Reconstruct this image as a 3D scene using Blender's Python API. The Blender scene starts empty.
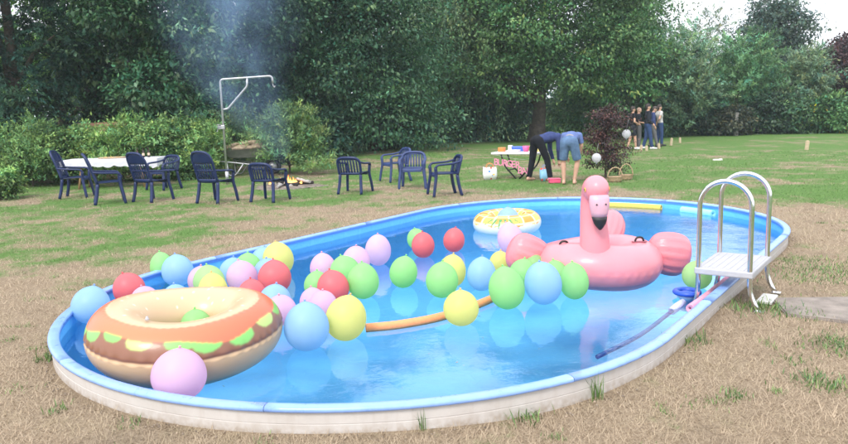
import bpy, bmesh, math, random
import numpy as np
from mathutils import Vector, Matrix

rng = np.random.default_rng(7)
random.seed(7)
PI = math.pi
scene = bpy.context.scene
col = scene.collection

# ------------------------------------------------------------------ camera
F_PX, PITCH, ROLL, CAM_H = 750.0, 0.155, -0.031, 1.85
_c, _s = math.cos(PITCH), math.sin(PITCH)
FWD = np.array([0, _c, -_s]); UP0 = np.array([0, _s, _c]); RT0 = np.array([1.0, 0, 0])
RT = math.cos(ROLL) * RT0 + math.sin(ROLL) * UP0
UPV = -math.sin(ROLL) * RT0 + math.cos(ROLL) * UP0
CAM = np.array([0, 0, CAM_H])
cam_data = bpy.data.cameras.new('camera')
cam = bpy.data.objects.new('camera', cam_data); col.objects.link(cam)
cam_data.sensor_width = 36.0
cam_data.lens = F_PX / 848.0 * 36.0
cam_data.clip_end = 2000
M = Matrix.Identity(4)
for i in range(3):
    M[i][0] = RT[i]; M[i][1] = UPV[i]; M[i][2] = -FWD[i]; M[i][3] = CAM[i]
cam.matrix_world = M
cam_data.dof.use_dof = True; cam_data.dof.focus_distance = 7.5; cam_data.dof.aperture_fstop = 4.5
scene.camera = cam

# ------------------------------------------------------------------ sky, sun, exposure
SUN_EL, SUN_AZ = math.radians(48), math.radians(205)   # azimuth from +Y, clockwise
world = bpy.data.worlds.new('World'); scene.world = world; world.use_nodes = True
wn = world.node_tree; wn.nodes.clear()
def wnode(t, **k):
    n = wn.nodes.new(t)
    for a, v in k.items(): setattr(n, a, v)
    return n
w_out = wnode('ShaderNodeOutputWorld'); w_bg = wnode('ShaderNodeBackground')
w_bg.inputs['Strength'].default_value = 0.12
w_sky = wnode('ShaderNodeTexSky', sky_type='NISHITA', sun_disc=False)
w_sky.sun_elevation = SUN_EL; w_sky.sun_rotation = SUN_AZ; w_sky.dust_density = 2.0
w_tc = wnode('ShaderNodeTexCoord'); w_map = wnode('ShaderNodeMapping')
w_map.inputs['Scale'].default_value = (1, 1, 2.2)
w_noi = wnode('ShaderNodeTexNoise'); w_noi.inputs['Scale'].default_value = 2.3
w_noi.inputs['Detail'].default_value = 6; w_noi.inputs['Roughness'].default_value = .55
w_rmp = wnode('ShaderNodeMapRange'); w_rmp.inputs['From Min'].default_value = .3; w_rmp.inputs['From Max'].default_value = .62
w_rmp.inputs['To Min'].default_value = .72; w_rmp.inputs['To Max'].default_value = 1.0
w_mix = wnode('ShaderNodeMix', data_type='RGBA')
w_mix.inputs[7].default_value = (7.3, 7.5, 8.2, 1)           # bright even overcast
wl = wn.links.new
wl(w_tc.outputs['Generated'], w_map.inputs['Vector']); wl(w_map.outputs[0], w_noi.inputs['Vector'])
wl(w_noi.outputs['Fac'], w_rmp.inputs['Value']); wl(w_rmp.outputs[0], w_mix.inputs[0])
wl(w_sky.outputs[0], w_mix.inputs[6]); wl(w_mix.outputs[2], w_bg.inputs['Color']); wl(w_bg.outputs[0], w_out.inputs['Surface'])

sun_d = bpy.data.lights.new('sun', 'SUN'); sun_d.energy = 1.3; sun_d.angle = math.radians(18); sun_d.color = (1, .95, .87)
sun = bpy.data.objects.new('sun', sun_d); col.objects.link(sun)
sd = Vector((math.sin(SUN_AZ) * math.cos(SUN_EL), math.cos(SUN_AZ) * math.cos(SUN_EL), math.sin(SUN_EL)))
sun.rotation_euler = sd.to_track_quat('Z', 'Y').to_euler(); sun.location = (0, -5, 12)

vs = scene.view_settings
vs.view_transform = 'Standard'; vs.look = 'None'; vs.exposure = 1.1; vs.gamma = 1; vs.use_curve_mapping = False
scene.cycles.max_bounces = 8; scene.cycles.transparent_max_bounces = 16
scene.cycles.diffuse_bounces = 4; scene.cycles.volume_bounces = 1
scene.cycles.caustics_reflective = False; scene.cycles.caustics_refractive = False
try:
    scene.cycles.use_denoising = True
except Exception: pass

# ------------------------------------------------------------------ helpers
def sstep(a, b, x):
    t = np.clip((np.asarray(x, float) - a) / (b - a), 0, 1); return t * t * (3 - 2 * t)
def gz(x, y):
    """height of the lawn: level by the pool, falling a little to the far right"""
    x = np.asarray(x, float); y = np.asarray(y, float)
    und = .012 * np.sin(x * 1.1 + .4) * np.cos(y * .9) + .008 * np.sin(x * 2.7 + y * 2.1)
    return -0.2 * sstep(14, 28, y) * sstep(-1, 7, x) + und
def ray(px, py): return FWD + RT * (px - 424) / F_PX + UPV * (222 - py) / F_PX
def at(px, py, z=0.0):
    d = ray(px, py); return CAM + d * ((z - CAM_H) / d[2])
def on_ground(px, py):
    z = 0.0
    for _ in range(6):
        p = at(px, py, z); z = float(gz(p[0], p[1]))
    return Vector((p[0], p[1], z))
def at_depth(px, depth):
    """ground point in the direction of a column of the picture at a given distance"""
    return (px - 424) / F_PX * depth, depth

def link(o, parent=None):
    col.objects.link(o)
    if parent is not None: o.parent = parent
    return o
def tag(o, label, cat, group=None, kind=None):
    if label: o['label'] = label
    if cat: o['category'] = cat
    if group: o['group'] = group
    if kind: o['kind'] = kind
    return o
def empty(name, loc=(0, 0, 0), rz=0.0, label=None, cat=None, group=None):
    o = bpy.data.objects.new(name, None); o.location = loc; o.rotation_euler = (0, 0, rz); o.empty_display_size = .1
    col.objects.link(o); tag(o, label, cat, group); return o
def mesh_obj(name, verts, faces, mat, parent=None, smooth=False, loc=None):
    me = bpy.data.meshes.new(name); me.from_pydata([tuple(map(float, v)) for v in verts], [], faces)
    if mat is not None: me.materials.append(mat)
    if smooth: me.shade_smooth()
    o = bpy.data.objects.new(name, me); link(o, parent)
    if loc is not None: o.location = loc
    return o
def copy_tree(o, parent=None):
    c = o.copy(); col.objects.link(c); c.parent = parent
    for ch in o.children: copy_tree(ch, c)
    return c

class MB:
    """collects shapes for one mesh"""
    def __init__(s): s.v = []; s.f = []
    def add(s, v, f):
        n = len(s.v); s.v += [tuple(map(float, p)) for p in v]; s.f += [tuple(i + n for i in q) for q in f]; return s
    def box(s, c, size, rz=0, bev=0.0, rot=None):
        bm = bmesh.new(); bmesh.ops.create_cube(bm, size=1)
        bmesh.ops.scale(bm, vec=size, verts=bm.verts)
        if bev > 0: bmesh.ops.bevel(bm, geom=list(bm.edges), offset=bev, segments=2, affect='EDGES', profile=.5)
        Mx = Matrix.Translation(Vector(c)) @ (rot if rot is not None else Matrix.Rotation(rz, 4, 'Z'))
        bm.transform(Mx); bm.verts.index_update()
        s.add([v.co for v in bm.verts], [[v.index for v in f.verts] for f in bm.faces]); bm.free(); return s
    def tube(s, pts, rad, seg=10, caps=True, sy=1.0):
        pts = [Vector(p) for p in pts]; n = len(pts)
        if not hasattr(rad, '__len__'): rad = [rad] * n
        v = []; f = []
        t0 = (pts[1] - pts[0]).normalized()
        ref = Vector((0, 0, 1)) if abs(t0.z) < .9 else Vector((1, 0, 0))
        a = t0.cross(ref).normalized()
        for i in range(n):
            t = (pts[min(i + 1, n - 1)] - pts[max(i - 1, 0)]).normalized()
            a = (a - t * a.dot(t)).normalized(); b = t.cross(a)
            for k in range(seg):
                w = 2 * PI * k / seg
                v.append(pts[i] + (a * math.cos(w) + b * math.sin(w) * sy) * rad[i])
        for i in range(n - 1):
            for k in range(seg):
                k2 = (k + 1) % seg
                f.append((i * seg + k, i * seg + k2, (i + 1) * seg + k2, (i + 1) * seg + k))
        if caps:
            f.append(tuple(range(seg - 1, -1, -1))); f.append(tuple((n - 1) * seg + k for k in range(seg)))
        return s.add(v, f)
    def lathe(s, prof, seg=24, c=(0, 0, 0), sx=1.0, sy=1.0):
        v = []; f = []; n = len(prof)
        for r, z in prof:
            for k in range(seg):
                w = 2 * PI * k / seg; v.append((c[0] + r * math.cos(w) * sx, c[1] + r * math.sin(w) * sy, c[2] + z))
        for i in range(n - 1):
            for k in range(seg):
                k2 = (k + 1) % seg; f.append((i * seg + k, i * seg + k2, (i + 1) * seg + k2, (i + 1) * seg + k))
        if prof[0][0] > 1e-5: f.append(tuple(range(seg - 1, -1, -1)))
        if prof[-1][0] > 1e-5: f.append(tuple((n - 1) * seg + k for k in range(seg)))
        return s.add(v, f)
    def obj(s, name, mat, parent=None, smooth=False, loc=None): return mesh_obj(name, s.v, s.f, mat, parent, smooth, loc)

def smooth_path(pts, n=8):
    """Catmull-Rom through points"""
    P = [Vector(p) for p in pts]; P = [P[0] * 2 - P[1]] + P + [P[-1] * 2 - P[-2]]; out = []
    for i in range(1, len(P) - 2):
        for k in range(n):
            t = k / n
            out.append(.5 * ((2 * P[i]) + (P[i + 1] - P[i - 1]) * t + (2 * P[i - 1] - 5 * P[i] + 4 * P[i + 1] - P[i + 2]) * t * t + (3 * P[i] - P[i - 1] - 3 * P[i + 1] + P[i + 2]) * t ** 3))
    out.append(P[-2]); return out
def fillet(pts, r, n=6):
    """round the corners of a poly-line"""
    P = [Vector(p) for p in pts]; out = [P[0]]
    for i in range(1, len(P) - 1):
        a = (P[i - 1] - P[i]); b = (P[i + 1] - P[i]); d = min(r, a.length * .49, b.length * .49)
        A = P[i] + a.normalized() * d; B = P[i] + b.normalized() * d
        for k in range(n + 1):
            t = k / n; out.append(A * (1 - t) ** 2 + P[i] * 2 * t * (1 - t) + B * t * t)
    out.append(P[-1]); return out

# ------------------------------------------------------------------ materials
def new_mat(name):
    m = bpy.data.materials.new(name); m.use_nodes = True; nt = m.node_tree; nt.nodes.clear()
    out = nt.nodes.new('ShaderNodeOutputMaterial'); return m, nt, out
def N(nt, t, ins=None, **k):
    n = nt.nodes.new(t)
    for a, v in k.items(): setattr(n, a, v)
    for a, v in (ins or {}).items():
        if hasattr(v, 'is_output'): nt.links.new(v, n.inputs[a])
        else: n.inputs[a].default_value = v
    return n
def rgba(c): return (c[0], c[1], c[2], 1)
def mixc(nt, fac, a, b, mode='MIX'):
    n = nt.nodes.new('ShaderNodeMix'); n.data_type = 'RGBA'; n.blend_type = mode
    for i, v in ((0, fac), (6, a), (7, b)):
        if hasattr(v, 'is_output'): nt.links.new(v, n.inputs[i])
        else: n.inputs[i].default_value = v if i == 0 else (rgba(v) if len(v) == 3 else v)
    return n.outputs[2]
def mth(nt, op, a, b=None, c=None, clamp=False):
    n = nt.nodes.new('ShaderNodeMath'); n.operation = op; n.use_clamp = clamp
    for i, v in enumerate((a, b, c)):
        if v is None: continue
        if hasattr(v, 'is_output'): nt.links.new(v, n.inputs[i])
        else: n.inputs[i].default_value = v
    return n.outputs[0]
def mrange(nt, v, a, b, c=0.0, d=1.0, smooth=False):
    n = N(nt, 'ShaderNodeMapRange', {'Value': v, 'From Min': a, 'From Max': b, 'To Min': c, 'To Max': d})
    if smooth: n.interpolation_type = 'SMOOTHSTEP'
    return n.outputs[0]
def solid(name, c, rough=.5, metal=0.0, var=.12, scale=14.0, bump=0.0, bscale=60.0, spec=.5, sheen=0.0, coat=0.0, emit=None, emit_s=0.0):
    m, nt, out = new_mat(name)
    tc = N(nt, 'ShaderNodeTexCoord')
    no = N(nt, 'ShaderNodeTexNoise', {'Vector': tc.outputs['Object'], 'Scale': scale, 'Detail': 5.0, 'Roughness': .6})
    dark = tuple(v * (1 - var) for v in c); lite = tuple(min(1, v * (1 + var)) for v in c)
    cc = mixc(nt, mrange(nt, no.outputs['Fac'], .3, .7), dark, lite)
    p = N(nt, 'ShaderNodeBsdfPrincipled', {'Base Color': cc, 'Metallic': metal, 'Specular IOR Level': spec})
    p.inputs['Roughness'].default_value = rough
    nt.links.new(mrange(nt, no.outputs['Fac'], .25, .75, max(0, rough - .06), min(1, rough + .08)), p.inputs['Roughness'])
    if sheen: p.inputs['Sheen Weight'].default_value = sheen
    if coat: p.inputs['Coat Weight'].default_value = coat
    if emit: p.inputs['Emission Color'].default_value = rgba(emit); p.inputs['Emission Strength'].default_value = emit_s
    if bump:
        n2 = N(nt, 'ShaderNodeTexNoise', {'Vector': tc.outputs['Object'], 'Scale': bscale, 'Detail': 4.0})
        b = N(nt, 'ShaderNodeBump', {'Strength': bump, 'Distance': .01, 'Height': n2.outputs['Fac']})
        nt.links.new(b.outputs[0], p.inputs['Normal'])
    nt.links.new(p.outputs[0], out.inputs[0]); return m
def attr_mat(name, rough=.5, trans=.3, spec=.4, transcol=None, coat=0.0, bump=0.0, bscale=40.0):
    """colour carried per leaf / per print on the mesh attribute 'tint'"""
    m, nt, out = new_mat(name)
    a = N(nt, 'ShaderNodeAttribute', attribute_name='tint')
    p = N(nt, 'ShaderNodeBsdfPrincipled', {'Base Color': a.outputs['Color'], 'Roughness': rough, 'Specular IOR Level': spec})
    if coat: p.inputs['Coat Weight'].default_value = coat
    if bump:
        tc = N(nt, 'ShaderNodeTexCoord')
        n2 = N(nt, 'ShaderNodeTexNoise', {'Vector': tc.outputs['Object'], 'Scale': bscale, 'Detail': 3.0})
        b = N(nt, 'ShaderNodeBump', {'Strength': bump, 'Distance': .01, 'Height': n2.outputs['Fac']})
        nt.links.new(b.outputs[0], p.inputs['Normal'])
    if trans > 0:
        tcol = mixc(nt, 1.0, a.outputs['Color'], transcol, 'MULTIPLY') if transcol else a.outputs['Color']
        t = N(nt, 'ShaderNodeBsdfTranslucent', {'Color': tcol})
        mx = N(nt, 'ShaderNodeMixShader', {0: trans}); nt.links.new(p.outputs[0], mx.inputs[1]); nt.links.new(t.outputs[0], mx.inputs[2])
        nt.links.new(mx.outputs[0], out.inputs[0])
    else: nt.links.new(p.outputs[0], out.inputs[0])
    return m
def balloon_mat(name, c, trans=.3):
    m, nt, out = new_mat(name)
    lw = N(nt, 'ShaderNodeTexCoord')
    no = N(nt, 'ShaderNodeTexNoise', {'Vector': lw.outputs['Object'], 'Scale': 6.0, 'Detail': 3.0})
    cc = mixc(nt, mrange(nt, no.outputs['Fac'], .35, .65), tuple(v * .95 for v in c), c)
    p = N(nt, 'ShaderNodeBsdfPrincipled', {'Base Color': cc, 'Roughness': .42, 'Specular IOR Level': .4})
    t = N(nt, 'ShaderNodeBsdfTranslucent', {'Color': cc})
    mx = N(nt, 'ShaderNodeMixShader', {0: trans}); nt.links.new(p.outputs[0], mx.inputs[1]); nt.links.new(t.outputs[0], mx.inputs[2])
    nt.links.new(mx.outputs[0], out.inputs[0]); return m

# pool frame of reference
PC = np.array([.826, 8.59]); PA = .955; PL, PR = 2.233, 2.712
PU = np.array([math.cos(PA), math.sin(PA)]); PN = np.array([math.sin(PA), -math.cos(PA)])   # along / towards the camera-right
RIM_Z, WATER_Z, FLOOR_Z = .17, .03, -1.02
def pool_xy(s, n): return PC + PU * s + PN * n
def pool_dist(x, y):
    d = np.stack([np.asarray(x) - PC[0], np.asarray(y) - PC[1]], -1); X = d @ PU; Y = d @ PN
    return np.hypot(np.maximum(np.abs(X) - PL, 0), Y) - PR
def outline(off, n_arc=72, n_st=26):
    """closed stadium outline, offset outwards by off"""
    pts = []
    for sgn in (1, -1):
        for k in range(n_arc):
            w = -PI / 2 + PI * k / n_arc
            pts.append((sgn * (PL + (PR + off) * math.cos(w)), sgn * (PR + off) * math.sin(w)))
        for k in range(n_st):
            pts.append((sgn * (PL - 2 * PL * k / n_st), sgn * (PR + off)))
    return [PC + PU * a + PN * (-b) for a, b in pts]

def ground_mask(nt):
    """share of green grass: dry and worn round the pool, greener further off, patchy"""
    ge = N(nt, 'ShaderNodeNewGeometry'); pos = ge.outputs['Position']
    sx = N(nt, 'ShaderNodeSeparateXYZ', {0: pos}); X, Y = sx.outputs[0], sx.outputs[1]
    dx = mth(nt, 'SUBTRACT', X, PC[0]); dy = mth(nt, 'SUBTRACT', Y, PC[1])
    u = mth(nt, 'ADD', mth(nt, 'MULTIPLY', dx, PU[0]), mth(nt, 'MULTIPLY', dy, PU[1]))
    v = mth(nt, 'ADD', mth(nt, 'MULTIPLY', dx, PN[0]), mth(nt, 'MULTIPLY', dy, PN[1]))
    ux = mth(nt, 'MAXIMUM', mth(nt, 'SUBTRACT', mth(nt, 'ABSOLUTE', u), PL), 0.0)
    d = mth(nt, 'SUBTRACT', mth(nt, 'SQRT', mth(nt, 'ADD', mth(nt, 'MULTIPLY', ux, ux), mth(nt, 'MULTIPLY', v, v))), PR)
    fl = N(nt, 'ShaderNodeVectorMath', {0: pos, 1: (1, .8, 0)}, operation='MULTIPLY').outputs[0]
    n1 = N(nt, 'ShaderNodeTexNoise', {'Vector': fl, 'Scale': .42, 'Detail': 4.0, 'Roughness': .55}).outputs['Fac']
    n2 = N(nt, 'ShaderNodeTexNoise', {'Vector': fl, 'Scale': 1.9, 'Detail': 5.0, 'Roughness': .65}).outputs['Fac']
    n3 = N(nt, 'ShaderNodeTexNoise', {'Vector': fl, 'Scale': 14.0, 'Detail': 4.0, 'Roughness': .7}).outputs['Fac']
    base = mrange(nt, d, .4, 3.4, -.46, .24)
    near = mrange(nt, X, 1.5, 5.0, 0.0, .14)
    m = mth(nt, 'ADD', base, near)
    m = mth(nt, 'ADD', m, mth(nt, 'MULTIPLY', mth(nt, 'SUBTRACT', n1, .5), 2.4))
    m = mth(nt, 'ADD', m, mth(nt, 'MULTIPLY', mth(nt, 'SUBTRACT', n2, .5), 2.3))
    m = mth(nt, 'ADD', m, mth(nt, 'MULTIPLY', mth(nt, 'SUBTRACT', n3, .5), .9))
    far = mrange(nt, Y, 30.0, 38.0, 0.0, .25)
    m = mth(nt, 'ADD', m, far)
    return mrange(nt, m, -.28, .5, smooth=True), n2, n3, pos

def make_lawn_mat():
    m, nt, out = new_mat('lawn')
    g, n2, n3, pos = ground_mask(nt)
    f1 = N(nt, 'ShaderNodeTexNoise', {'Vector': pos, 'Scale': 55.0, 'Detail': 5.0, 'Roughness': .75}).outputs['Fac']
    st = N(nt, 'ShaderNodeVectorMath', {0: pos, 1: (40, 110, 40)}, operation='MULTIPLY').outputs[0]
    f2 = N(nt, 'ShaderNodeTexNoise', {'Vector': st, 'Scale': 1.0, 'Detail': 3.0, 'Distortion': 1.5}).outputs['Fac']
    dry = mixc(nt, mrange(nt, n2, .35, .65), (.34, .265, .175), (.45, .36, .25))
    dry = mixc(nt, mrange(nt, f1, .36, .66), (.19, .14, .095), dry)
    dry = mixc(nt, mrange(nt, f2, .52, .78, 0, .65), dry, (.55, .45, .32))
    grn = mixc(nt, mrange(nt, n3, .3, .7), (.105, .23, .05), (.18, .32, .09))
    grn = mixc(nt, mrange(nt, f1, .3, .75), (.075, .13, .035), grn)
    soil = N(nt, 'ShaderNodeTexNoise', {'Vector': pos, 'Scale': .9, 'Detail': 6.0, 'Roughness': .7}).outputs['Fac']
    dry = mixc(nt, mrange(nt, soil, .54, .72, 0, .6), dry, (.19, .145, .105))
    cc = mixc(nt, g, dry, grn)
    hh = mth(nt, 'ADD', mth(nt, 'MULTIPLY', f1, .7), mth(nt, 'MULTIPLY', f2, .5))
    b = N(nt, 'ShaderNodeBump', {'Strength': .8, 'Distance': .02, 'Height': hh})
    p = N(nt, 'ShaderNodeBsdfPrincipled', {'Base Color': cc, 'Roughness': .95, 'Specular IOR Level': .12, 'Normal': b.outputs[0]})
    nt.links.new(p.outputs[0], out.inputs[0]); return m
def make_blade_mat():
    m, nt, out = new_mat('grass_blades')
    g, n2, n3, pos = ground_mask(nt)
    a = N(nt, 'ShaderNodeAttribute', attribute_name='tint')
    sp = N(nt, 'ShaderNodeSeparateColor', {0: a.outputs['Color']})
    dry = mixc(nt, sp.outputs[0], (.345, .265, .18), (.62, .50, .36))
    grn = mixc(nt, sp.outputs[0], (.085, .19, .04), (.22, .37, .115))
    soil = N(nt, 'ShaderNodeTexNoise', {'Vector': pos, 'Scale': .9, 'Detail': 6.0, 'Roughness': .7}).outputs['Fac']
    dry = mixc(nt, mrange(nt, soil, .52, .70, 0, .6), dry, mixc(nt, sp.outputs[0], (.15, .115, .08), (.32, .26, .18)))
    dry = mixc(nt, mrange(nt, n2, .5, .7, 0, .5), dry, mixc(nt, sp.outputs[0], (.27, .24, .125), (.46, .41, .24)))
    gm = mrange(nt, mth(nt, 'ADD', g, mth(nt, 'MULTIPLY', mth(nt, 'SUBTRACT', sp.outputs[1], .5), .7)), .35, .65)
    cc = mixc(nt, gm, dry, grn)
    p = N(nt, 'ShaderNodeBsdfPrincipled', {'Base Color': cc, 'Roughness': .7, 'Specular IOR Level': .25})
    t = N(nt, 'ShaderNodeBsdfTranslucent', {'Color': cc})
    mx = N(nt, 'ShaderNodeMixShader', {0: .25}); nt.links.new(p.outputs[0], mx.inputs[1]); nt.links.new(t.outputs[0], mx.inputs[2])
    nt.links.new(mx.outputs[0], out.inputs[0]); return m
def make_water_mat():
    m, nt, out = new_mat('pool_water')
    tc = N(nt, 'ShaderNodeNewGeometry'); pos = tc.outputs['Position']
    n1 = N(nt, 'ShaderNodeTexNoise', {'Vector': pos, 'Scale': 1.6, 'Detail': 2.0}).outputs['Fac']
    n2 = N(nt, 'ShaderNodeTexNoise', {'Vector': pos, 'Scale': 7.0, 'Detail': 3.0, 'Distortion': .6}).outputs['Fac']
    n3 = N(nt, 'ShaderNodeTexNoise', {'Vector': pos, 'Scale': 26.0, 'Detail': 2.0, 'Distortion': .5}).outputs['Fac']
    sx = N(nt, 'ShaderNodeSeparateXYZ', {0: pos})
    # a livelier corner by the ladder and inlet
    liv = mrange(nt, sx.outputs[0], .8, 3.2, .3, 1.0, True)
    h = mth(nt, 'ADD', mth(nt, 'MULTIPLY', n1, .012), mth(nt, 'MULTIPLY', mth(nt, 'ADD', mth(nt, 'MULTIPLY', n2, .006), mth(nt, 'MULTIPLY', n3, .0028)), liv))
    b = N(nt, 'ShaderNodeBump', {'Strength': .55, 'Distance': 1.0, 'Height': h})
    fr = N(nt, 'ShaderNodeFresnel', {'IOR': 1.33, 'Normal': b.outputs[0]})
    gl = N(nt, 'ShaderNodeBsdfGlossy', {'Color': (1, 1, 1, 1), 'Roughness': .015, 'Normal': b.outputs[0]})
    tr = N(nt, 'ShaderNodeBsdfTransparent', {'Color': (.92, .985, 1.0, 1)})
    mx = N(nt, 'ShaderNodeMixShader', {0: fr.outputs[0]}); nt.links.new(tr.outputs[0], mx.inputs[1]); nt.links.new(gl.outputs[0], mx.inputs[2])
    nt.links.new(mx.outputs[0], out.inputs[0]); return m
def make_liner_mat():
    m, nt, out = new_mat('pool_liner')
    ge = N(nt, 'ShaderNodeNewGeometry')
    n1 = N(nt, 'ShaderNodeTexNoise', {'Vector': ge.outputs['Position'], 'Scale': 1.3, 'Detail': 4.0}).outputs['Fac']
    n2 = N(nt, 'ShaderNodeTexNoise', {'Vector': ge.outputs['Position'], 'Scale': 5.0, 'Detail': 4.0, 'Distortion': 1.0}).outputs['Fac']
    cc = mixc(nt, mrange(nt, n1, .3, .7), (.13, .50, .92), (.155, .56, .95))
    cc = mixc(nt, mrange(nt, n2, .55, .75, 0, .35), cc, (.23, .68, .97))
    b = N(nt, 'ShaderNodeBump', {'Strength': .7, 'Distance': .02, 'Height': n2})
    p = N(nt, 'ShaderNodeBsdfPrincipled', {'Base Color': cc, 'Roughness': .42, 'Specular IOR Level': .4, 'Normal': b.outputs[0]})
    nt.links.new(p.outputs[0], out.inputs[0]); return m
def make_wall_mat():
    m, nt, out = new_mat('pool_wall_metal')
    ge = N(nt, 'ShaderNodeNewGeometry'); pos = ge.outputs['Position']
    sx = N(nt, 'ShaderNodeSeparateXYZ', {0: pos})
    n1 = N(nt, 'ShaderNodeTexNoise', {'Vector': pos, 'Scale': 3.0, 'Detail': 6.0, 'Roughness': .7}).outputs['Fac']
    n2 = N(nt, 'ShaderNodeTexNoise', {'Vector': pos, 'Scale': 25.0, 'Detail': 4.0}).outputs['Fac']
    sm = N(nt, 'ShaderNodeVectorMath', {0: pos, 1: (18, 18, 1.5)}, operation='MULTIPLY').outputs[0]
    n3 = N(nt, 'ShaderNodeTexNoise', {'Vector': sm, 'Scale': 1.0, 'Detail': 4.0}).outputs['Fac']
    cc = mixc(nt, mrange(nt, n1, .3, .7), (.50, .465, .43), (.60, .57, .54))
    cc = mixc(nt, mrange(nt, n3, .55, .8, 0, .45), cc, (.42, .36, .31))
    splash = mth(nt, 'MULTIPLY', mrange(nt, sx.outputs[2], .0, .07, .75, 0), mrange(nt, n2, .35, .65))
    cc = mixc(nt, splash, cc, (.34, .27, .20))
    p = N(nt, 'ShaderNodeBsdfPrincipled', {'Base Color': cc, 'Roughness': .55, 'Specular IOR Level': .35})
    nt.links.new(p.outputs[0], out.inputs[0]); return m

MAT = {}
MAT['lawn'] = make_lawn_mat(); MAT['blades'] = make_blade_mat(); MAT['water'] = make_water_mat()
MAT['liner'] = make_liner_mat(); MAT['wall'] = make_wall_mat()
MAT['rail'] = solid('blue_plastic_rail', (.25, .41, .82), .3, var=.12, scale=9)
MAT['navy'] = solid('navy_plastic', (.008, .020, .085), .42, var=.12, scale=6, spec=.45)
MAT['navy_worn'] = solid('navy_plastic_faded', (.028, .05, .15), .48, var=.15, scale=6, spec=.45)
MAT['steel'] = solid('stainless_steel', (.72, .72, .74), .14, metal=1.0, var=.05, scale=8)
MAT['galv'] = solid('galvanised_steel', (.50, .50, .52), .42, metal=.75, var=.15, scale=9)
MAT['white_pl'] = solid('white_plastic', (.44, .44, .465), .5, var=.07, bump=.25, bscale=140)
MAT['concrete'] = solid('concrete', (.26, .225, .195), .9, var=.25, scale=7, bump=.6, bscale=60, spec=.2)
MAT['wood'] = solid('bare_wood', (.36, .23, .12), .75, var=.25, scale=9, bump=.3, spec=.2)
MAT['firewood'] = solid('split_firewood', (.40, .31, .22), .85, var=.5, scale=10, bump=.5, spec=.15)
MAT['bark'] = solid('bark', (.085, .068, .055), .95, var=.4, scale=6, bump=1.0, bscale=18, spec=.1)
MAT['leaf'] = attr_mat('leaves', .5, .28, .35)
MAT['needle'] = attr_mat('needles', .55, .12, .3)
MAT['cloth'] = solid('white_cloth', (.60, .60, .645), .85, var=.05, bump=.2, spec=.2)
MAT['print'] = attr_mat('printed_vinyl', .34, .10, .45, coat=.15, bump=.05, bscale=25)
MAT['black'] = solid('black_plastic', (.012, .012, .014), .45, var=.1)
MAT['char'] = solid('charred_wood', (.025, .022, .02), .9, var=.4, bump=.6)
MAT['ash'] = solid('ash', (.42, .40, .38), .95, var=.3, scale=20, bump=.6)

# ------------------------------------------------------------------ lawn, blades
def build_ground():
    offs = [-.02, .02, .06, .12, .2, .3, .45, .65, .9, 1.2, 1.6, 2.1, 2.7, 3.4, 4.2, 5.2, 6.4, 8, 10, 12.5, 15, 18, 22, 27, 33, 42, 60, 100, 200, 500, 1200]
    V = []; Fc = []; n = None
    for o in offs:
        r = outline(o); n = len(r)
        for p in r: V.append((p[0], p[1], float(gz(*p)) if o < 80 else -.25))
    for i in range(len(offs) - 1):
        for k in range(n):
            k2 = (k + 1) % n; Fc.append((i * n + k, i * n + k2, (i + 1) * n + k2, (i + 1) * n + k))
    o = mesh_obj('lawn', V, Fc, MAT['lawn'], smooth=True); o['kind'] = 'structure'
    me = o.data; bm = bmesh.new(); bm.from_mesh(me); bmesh.ops.recalc_face_normals(bm, faces=bm.faces)
    bm.faces.ensure_lookup_table()
    if bm.faces[0].normal.z < 0: bmesh.ops.reverse_faces(bm, faces=bm.faces)
    bm.to_mesh(me); bm.free()
build_ground()

def tri_mesh(name, verts, tris, mat, tint=None, parent=None):
    """fast mesh from numpy arrays, tint = colour per vertex"""
    me = bpy.data.meshes.new(name); nv, nf = len(verts), len(tris)
    k = tris.shape[1]
    me.vertices.add(nv); me.vertices.foreach_set('co', np.ascontiguousarray(verts, np.float32).ravel())
    me.loops.add(nf * k); me.loops.foreach_set('vertex_index', np.ascontiguousarray(tris, np.int32).ravel())
    me.polygons.add(nf); me.polygons.foreach_set('loop_start', np.arange(0, nf * k, k, dtype=np.int32))
    me.update(calc_edges=True)
    if tint is not None:
        a = me.attributes.new('tint', 'FLOAT_COLOR', 'POINT')
        c = np.ones((nv, 4), np.float32); c[:, :3] = tint; a.data.foreach_set('color', c.ravel())
    me.materials.append(mat)
    o = bpy.data.objects.new(name, me); link(o, parent); return o

def blades(name, X, Y, hgt, wid, lie, mat, tint, z=None, thin=False):
    """one thin bent blade (3 triangles) per point"""
    n = len(X); Z = gz(X, Y) if z is None else z
    a = rng.uniform(0, 2 * PI, n); up = np.stack([np.zeros(n), np.zeros(n), np.ones(n)], 1)
    d = np.stack([np.cos(a), np.sin(a), np.zeros(n)], 1); s = np.stack([-np.sin(a), np.cos(a), np.zeros(n)], 1)
    b0 = np.stack([X, Y, Z - .004], 1); e = np.clip(lie + rng.normal(0, .22, n), .05, 1.5)[:, None]
    mid = b0 + (up * np.cos(e * .7) + d * np.sin(e * .7)) * (hgt * .55)[:, None]
    tip = mid + (up * np.cos(e * 1.25) + d * np.sin(e * 1.25)) * (hgt * .5)[:, None]
    w = (wid * .5)[:, None]
    if thin:      # a single sliver per blade
        V = np.stack([b0 - s * w, b0 + s * w, tip], 1).reshape(-1, 3)
        return tri_mesh(name, V, np.arange(n * 3).reshape(-1, 3), mat, np.repeat(tint, 3, 0))
    V = np.stack([b0 - s * w, b0 + s * w, mid + s * w * .8, mid - s * w * .8, tip], 1).reshape(-1, 3)
    i = np.arange(n)[:, None] * 5
    T = np.concatenate([i + [0, 1, 2], i + [0, 2, 3], i + [3, 2, 4]], 1).reshape(-1, 3)
    return tri_mesh(name, V, T, mat, np.repeat(tint, 5, 0))

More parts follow.
